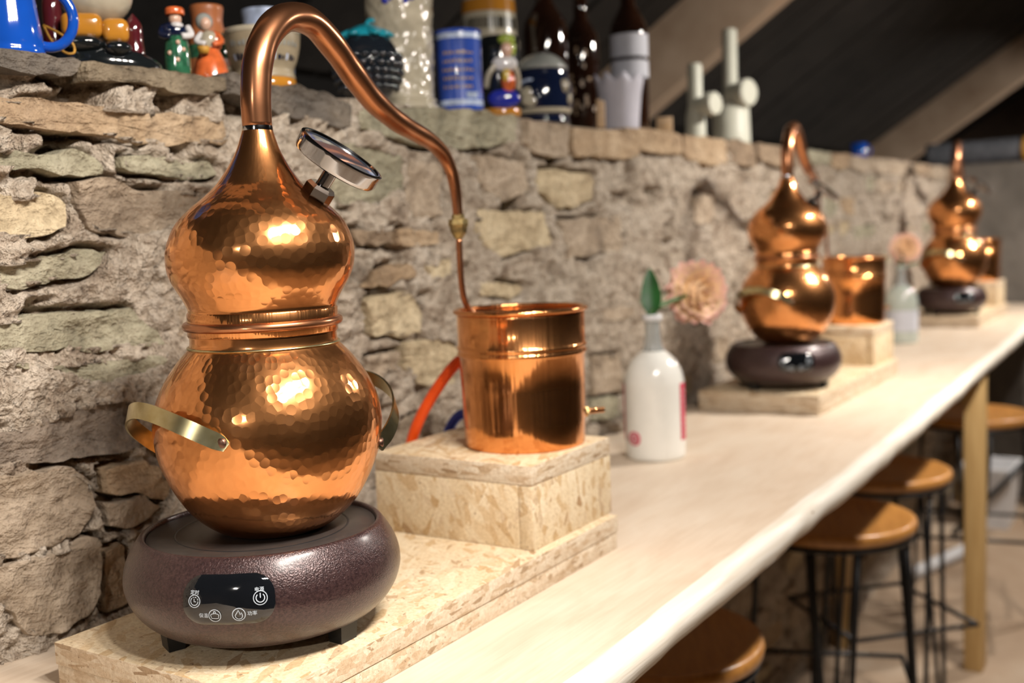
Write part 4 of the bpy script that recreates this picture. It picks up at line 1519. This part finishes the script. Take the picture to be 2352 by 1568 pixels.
t = ledge('terracotta_jar', 'terracotta jar with a green band behind the china woman', 'jar', 2.63, 2.86)
lp('body', [(0.0, 0.0), (0.05, 0.0), (0.064, 0.04), (0.070, 0.12), (0.062, 0.20), (0.050, 0.25), (0.055, 0.30), (0.045, 0.30), (0.0, 0.22)], 'glaze_terracotta', t, 36, 36)
lp('green_band', [(0.0702, 0.125), (0.073, 0.135), (0.0705, 0.165), (0.067, 0.172)], 'glaze_green', t, 36)
t = ledge('floral_jug', 'white and blue patterned jug standing behind the swan neck', 'jug', 2.92, 2.88)
lp('body', [(0.0, 0.0), (0.07, 0.0), (0.088, 0.05), (0.097, 0.14), (0.09, 0.22), (0.078, 0.28), (0.082, 0.33), (0.076, 0.33), (0.0, 0.25)], 'glaze_pale_blue', t, 40, 40)
rr = lambda z: np.interp(z, [0.05, 0.14, 0.22, 0.28], [0.088, 0.097, 0.09, 0.078])
part('red_stripe', patch_on(rr, 296, 318, 0.17, 0.27, 0.0015), 'glaze_red', t)
part('yellow_stripe', patch_on(rr, 320, 336, 0.17, 0.27, 0.0015), 'glaze_yellow', t)
part('white_panel', patch_on(rr, 262, 290, 0.13, 0.27, 0.0015), 'glaze_white', t)

# blackberry jar
t = ledge('blackberry_jar', 'black blackberry-shaped jar with turquoise leaf lid', 'jar', 3.17, 2.62)
t.scale = (1.1, 1.1, 1.13)
body = lp('body', [(0.0, 0.0), (0.045, 0.002), (0.085, 0.035), (0.108, 0.095), (0.106, 0.15), (0.085, 0.195), (0.05, 0.222), (0.0, 0.228)], 'glaze_berry', t, 40, 36)
bead = mesh('drupelet', *ell((0, 0, 0), (0.0135,) * 3, 10, 7), 'glaze_berry')
for j, (z, r, cnt) in enumerate(((0.045, 0.092, 20), (0.068, 0.102, 22), (0.092, 0.108, 24), (0.117, 0.109, 24), (0.142, 0.107, 23))):
    for i in range(cnt):
        a = 2 * math.pi * (i + 0.5 * (j % 2)) / cnt
        if math.sin(a) < 0.25:
            obj('drupelet', bead, body, Vector((r * math.cos(a), r * math.sin(a), z)) * S)
lp('lid', [(0.076, 0.205), (0.066, 0.226), (0.03, 0.246), (0.0, 0.25)], 'glaze_turquoise', t, 32, 16)
for i in range(7):
    a = 2 * math.pi * i / 7 - 1.2
    V, F = ell((0, 0, 0), (0.040, 0.024, 0.012), 14, 8)
    ca, sa = math.cos(a), math.sin(a)
    V = [(0.058 * ca + x * ca - y * sa, 0.058 * sa + x * sa + y * ca, 0.222 + z - 0.35 * x) for x, y, z in V]
    part('leaf', (V, F), 'glaze_turquoise', t)
part('lid_knob', tube(fair([(0.0, 0, 0.245), (0.012, 0, 0.262), (0.03, 0, 0.262)], 8), 0.008, 8), 'glaze_turquoise', t)

# tall relief stein
t = ledge('relief_stein', 'tall cream stein with carved relief behind the blackberry jar', 'stein', 3.50, 2.72)
prof = fair([(0.0, 0.0), (0.108, 0.0), (0.110, 0.018), (0.102, 0.026), (0.106, 0.040), (0.099, 0.050), (0.099, 0.10), (0.100, 0.25), (0.104, 0.38), (0.108, 0.46), (0.112, 0.50), (0.104, 0.50), (0.0, 0.45)], 120)
prof[:, 0] = np.maximum(prof[:, 0], 0)
prof[:, 0] *= 1.26
V, F, _ = lathe(prof.tolist(), 120)
V = np.array(V)
msk = ((V[:, 2] > 0.06) & (V[:, 2] < 0.45) & (np.hypot(V[:, 0], V[:, 1]) > 0.09)).astype(float)
dd = 0.005 * np.clip(fbm(V * 48, 3, 4), -0.6, 0.9) * msk
rad = np.hypot(V[:, 0], V[:, 1]) + 1e-9
V[:, 0] *= 1 + dd / rad; V[:, 1] *= 1 + dd / rad
part('body', (V.tolist(), F), 'glaze_cream', t)
loop_handle('handle', -0.02, 0.28, 0.12, 0.10, 0.014, 'glaze_cream', t, 120, 240)
for i in range(5):
    ep('blue_motif', (-0.05 + 0.025 * i, -0.131 + 0.004 * abs(i - 2), 0.412 + 0.012 * ((i * 7) % 3)), (0.017, 0.008, 0.018), 'glaze_royal', t, 12, 8)

# blue mug with fine script
t = ledge('script_mug', 'royal blue mug with faded gold script and white borders', 'mug', 3.735, 2.605)
lp('body', [(0.0, 0.0), (0.091, 0.0), (0.0945, 0.008), (0.0935, 0.02), (0.0925, 0.15), (0.0935, 0.31), (0.0955, 0.325), (0.089, 0.325), (0.087, 0.30), (0.0, 0.05)], 'glaze_blue_mug', t, 48)
rr = lambda z: 0.0935
for z in (0.022, 0.288):
    part('white_border', patch_on(rr, 0, 360, z, z + 0.022, 0.0006, 48, 1), 'glaze_pale_blue', t)
rl = random.Random(11)
for row in range(5):
    a = 225 + rl.uniform(0, 8)
    while a < 300:
        w = rl.uniform(4, 10)
        z = 0.225 - row * 0.034
        part('gold_script', patch_on(rr, a, a + w, z, z + rl.uniform(0.007, 0.013), 0.0009, 4, 1), 'gold_print', t)
        a += w + rl.uniform(2, 4)
part('cloud', patch_on(rr, 286, 318, 0.05, 0.075, 0.0009, 8, 1), 'glaze_pale_blue', t)

# stein with a painted woman
t = ledge('lady_stein', 'black stein with a raised figure of a woman in a green hat and blue skirt', 'stein', 4.045, 2.605)
lp('body', [(0.0, 0.03), (0.082, 0.03), (0.085, 0.05), (0.087, 0.16), (0.086, 0.28), (0.080, 0.34), (0.074, 0.34), (0.0, 0.30)], 'glaze_black', t, 44)
lp('foot', [(0.0, 0.0), (0.080, 0.0), (0.083, 0.006), (0.083, 0.034), (0.078, 0.040), (0.0, 0.036)], 'glaze_ochre', t, 44)
for nm, c, r, m in (('skirt', (0.010, -0.072, 0.072), (0.070, 0.028, 0.044), 'glaze_royal'), ('bodice', (0.032, -0.080, 0.142), (0.030, 0.022, 0.050), 'glaze_orange'),
                    ('apron', (0.024, -0.092, 0.165), (0.018, 0.014, 0.030), 'glaze_yellow'), ('blouse', (0.018, -0.076, 0.218), (0.056, 0.024, 0.036), 'glaze_white'),
                    ('head', (0.030, -0.088, 0.275), (0.025, 0.020, 0.034), 'skin_glaze'), ('hat', (0.030, -0.080, 0.318), (0.038, 0.026, 0.024), 'glaze_lime'), ('hair', (0.056, -0.074, 0.282), (0.014, 0.018, 0.034), 'glaze_lime')):
    ep(nm, c, r, m, t)
part('sleeve', tube(fair([(-0.02, -0.082, 0.215), (-0.052, -0.085, 0.170), (-0.064, -0.072, 0.120)], 10), 0.013, 10), 'glaze_cream', t)
part('sleeve', tube(fair([(0.062, -0.070, 0.210), (0.076, -0.055, 0.160), (0.074, -0.050, 0.110)], 10), 0.011, 10), 'glaze_cream', t)

t = ledge('striped_stein', 'tall cream stein with ochre stripe and grey lettering behind the painted lady', 'stein', 4.60, 3.02)
t.scale = (1.05, 1.05, 1.2)
lp('body', [(0.0, 0.0), (0.13, 0.0), (0.135, 0.02), (0.130, 0.06), (0.132, 0.30), (0.141, 0.33), (0.141, 0.36), (0.134, 0.375), (0.130, 0.45), (0.122, 0.55), (0.108, 0.64), (0.0, 0.66)], 'glaze_cream', t, 48, 90)
rr = lambda z: np.interp(z, [0.375, 0.45, 0.55, 0.64], [0.1345, 0.1305, 0.1225, 0.109])
part('ochre_stripe', patch_on(rr, 0, 360, 0.475, 0.525, 0.002, 48, 3), 'glaze_ochre', t)
rl = random.Random(12)
a = 205
while a < 335:
    w = rl.uniform(3, 5.5)
    part('lettering', patch_on(rr, a, a + w, 0.405, 0.450, 0.0018, 3, 2), 'glaze_grey' if rl.random() < 0.4 else 'glaze_black', t)
    a += w + 2.2
lp('lid_knob', [(0.0, 0.65), (0.02, 0.65), (0.026, 0.68), (0.015, 0.71), (0.0, 0.715)], 'chrome', t, 20)

# navy stein with pewter lid
t = ledge('navy_stein', 'round navy stein with white motif and grey domed lid', 'stein', 4.49, 2.66)
pr_n = [(0.0, 0.0), (0.118, 0.0), (0.124, 0.012), (0.118, 0.030), (0.132, 0.055), (0.140, 0.11), (0.136, 0.17), (0.122, 0.22), (0.110, 0.25), (0.0, 0.252)]
lp('body', pr_n, 'glaze_navy', t, 48, 60)
lp('lid', [(0.116, 0.249), (0.120, 0.256), (0.116, 0.268), (0.095, 0.295), (0.055, 0.322), (0.0, 0.332)], 'glaze_grey', t, 44, 24)
rr = lambda z: np.interp(z, [p[1] for p in pr_n[2:9]], [p[0] for p in pr_n[2:9]])
part('white_band', patch_on(rr, 190, 350, 0.045, 0.066, 0.0022, 30, 3), 'glaze_cream', t)
for nm, c, r in (('white_motif', (-0.062, -0.116, 0.135), (0.042, 0.016, 0.030)), ('white_motif', (-0.050, -0.122, 0.100), (0.050, 0.016, 0.030)), ('white_motif', (0.100, -0.092, 0.165), (0.024, 0.014, 0.032)),
                 ('white_motif', (0.122, -0.066, 0.110), (0.014, 0.014, 0.028))):
    ep(nm, c, r, 'glaze_cream', t, 14, 8)
P = [(-0.055 + 0.062 * math.cos(a), -0.119 + 0.018 * abs(math.cos(a)), 0.150 + 0.045 * math.sin(a)) for a in np.linspace(0.2, 2.9, 16)]
part('white_arc', tube(P, 0.007, 8), 'glaze_pale_blue', t)


def glass_bottle_tall(name, label, x, y, r, h, mat, labels=()):
    t = ledge(name, label, 'bottle', x, y)
    prof = [(0.0, 0.006), (r * 0.9, 0.0), (r, 0.012), (r, h * 0.62), (r * 0.93, h * 0.68), (r * 0.6, h * 0.75), (r * 0.38, h * 0.80), (r * 0.36, h * 0.96), (r * 0.42, h * 0.965), (r * 0.42, h), (0.0, h)]
    lp('glass', prof, mat, t, 44)
    for (z0, z1) in labels:
        part('paper_label', patch_on(lambda z: r, 175, 365, z0, z1, 0.0015, 36, 1), 'paper_label', t)
    return t


glass_bottle_tall('brown_bottle', 'tall unlabelled brown glass bottle behind the navy stein', 4.84, 2.84, 0.112, 0.80, 'bottle_brown_glass')
t = glass_bottle_tall('dark_bottle', 'dark bottle with mottled gold pattern behind the white scalloped vase', 5.25, 2.86, 0.095, 0.78, 'bottle_brown_glass')
rl = random.Random(9)
for i in range(16):
    a = rl.uniform(225, 315); z = rl.uniform(0.1, 0.5)
    part('gold_fleck', patch_on(lambda z: 0.095, a, a + rl.uniform(6, 14), z, z + rl.uniform(0.015, 0.04), 0.0012, 3, 1), 'gold_print', t)
glass_bottle_tall('labelled_bottle', 'brown bottle with two pale paper labels behind the white scalloped vase', 5.42, 2.66, 0.101, 0.86, 'bottle_brown_glass', ((0.295, 0.385), (0.405, 0.525)))

# scalloped white vase
t = ledge('scalloped_vase', 'matt white vase with a scalloped rim at the edge of the ledge', 'vase', 5.14, 2.585)
V, F = [], []
seg = 64
pf = [(0.0, 0.004), (0.096, 0.0), (0.098, 0.012), (0.104, 0.09), (0.113, 0.18), (0.122, 0.235), (0.128, 0.27), (0.121, 0.268), (0.112, 0.23), (0.10, 0.10), (0.0, 0.03)]
for i, (r, z) in enumerate(pf):
    for j in range(seg):
        a = 2 * math.pi * j / seg
        e = max(0, (z - 0.20) / 0.07)
        V.append(((r + 0.006 * e * math.cos(9 * a)) * math.cos(a), (r + 0.006 * e * math.cos(9 * a)) * math.sin(a), z + 0.018 * e * math.cos(9 * a)))
for i in range(len(pf) - 1):
    for j in range(seg):
        a, b = i * seg + j, i * seg + (j + 1) % seg
        F.append((a, b, b + seg, a + seg))
part('body', (V, F), 'glaze_lavender', t)
t = ledge('wood_block', 'small pale wooden block beside the labelled bottle', 'block', 5.72, 2.60)
part('block', box(-0.045, 0.045, -0.03, 0.03, 0, 0.105, 0.004), 'pale_wood', t)
part('groove', box(-0.03, 0.03, -0.0315, -0.03, 0.05, 0.054, 0), 'brown_cord', t)
t = ledge('wood_offcut', 'thin upright wooden offcut between the navy stein and white vase', 'offcut', 4.90, 2.57)
part('offcut', box(-0.02, 0.02, -0.015, 0.015, 0, 0.13, 0.003), 'pale_wood', t)
part('end_chip', box(-0.02, 0.0, -0.013, 0.013, 0.13, 0.14, 0.002), 'pale_wood', t)


def capped_pipe(label, x, y, r, h, flare, cz, cr):
    t = ledge('capped_pipe', label, 'pipe', x, y, 'capped plastic pipes on the ledge')
    lp('pipe', [(0.0, 0.0), (flare, 0.0), (flare, 0.03), (flare * 0.95, h * 0.32), (r, h * 0.46), (r, h - 0.02), (r * 0.85, h), (0.0, h)], 'pvc_white', t, 36)
    d = np.array((0.78, -0.62, 0.0))
    V, F = lathe_along([(0.0, 0.0), (cr * 0.72, 0.0), (cr * 0.72, r + 0.05), (cr, r + 0.052), (cr, r + 0.10), (cr * 0.9, r + 0.11), (0.0, r + 0.112)], (0, 0, cz), d, 32)
    auto(part('end_cap', (V, F), 'pvc_white', t))
    return t


capped_pipe('shorter white plastic pipe with a round end cap on the ledge', 6.31, 2.66, 0.045, 0.47, 0.062, 0.215, 0.070)
capped_pipe('taller white plastic pipe with a round end cap on the ledge', 6.95, 2.68, 0.048, 0.76, 0.125, 0.335, 0.088)
t = ledge('blue_cup', 'small bright blue cup far along the ledge under the rafter', 'cup', 10.0, 2.66)
lp('body', [(0.0, 0.0), (0.05, 0.0), (0.06, 0.02), (0.072, 0.15), (0.066, 0.15), (0.0, 0.04)], 'glaze_blue', t, 28)
loop_handle('handle', 0.07, 0.08, 0.035, 0.04, 0.008, 'glaze_blue', t)
t = thing('cloth_roll', 'rolled grey blanket lying on top of the end wall', 'blanket', W(13.97, 2.1, 1.62))
P = [(0.0, -0.9, 0.14), (0.02, -0.3, 0.145), (0.0, 0.3, 0.14), (0.0, 0.8, 0.14)]
part('roll', tube(fair(P, 20), 0.14, 20), 'grey_cloth', t)
part('strap', tube([(0.0, -0.32, 0.145), (0.0, -0.26, 0.145)], 0.146, 20), 'brown_cord', t)
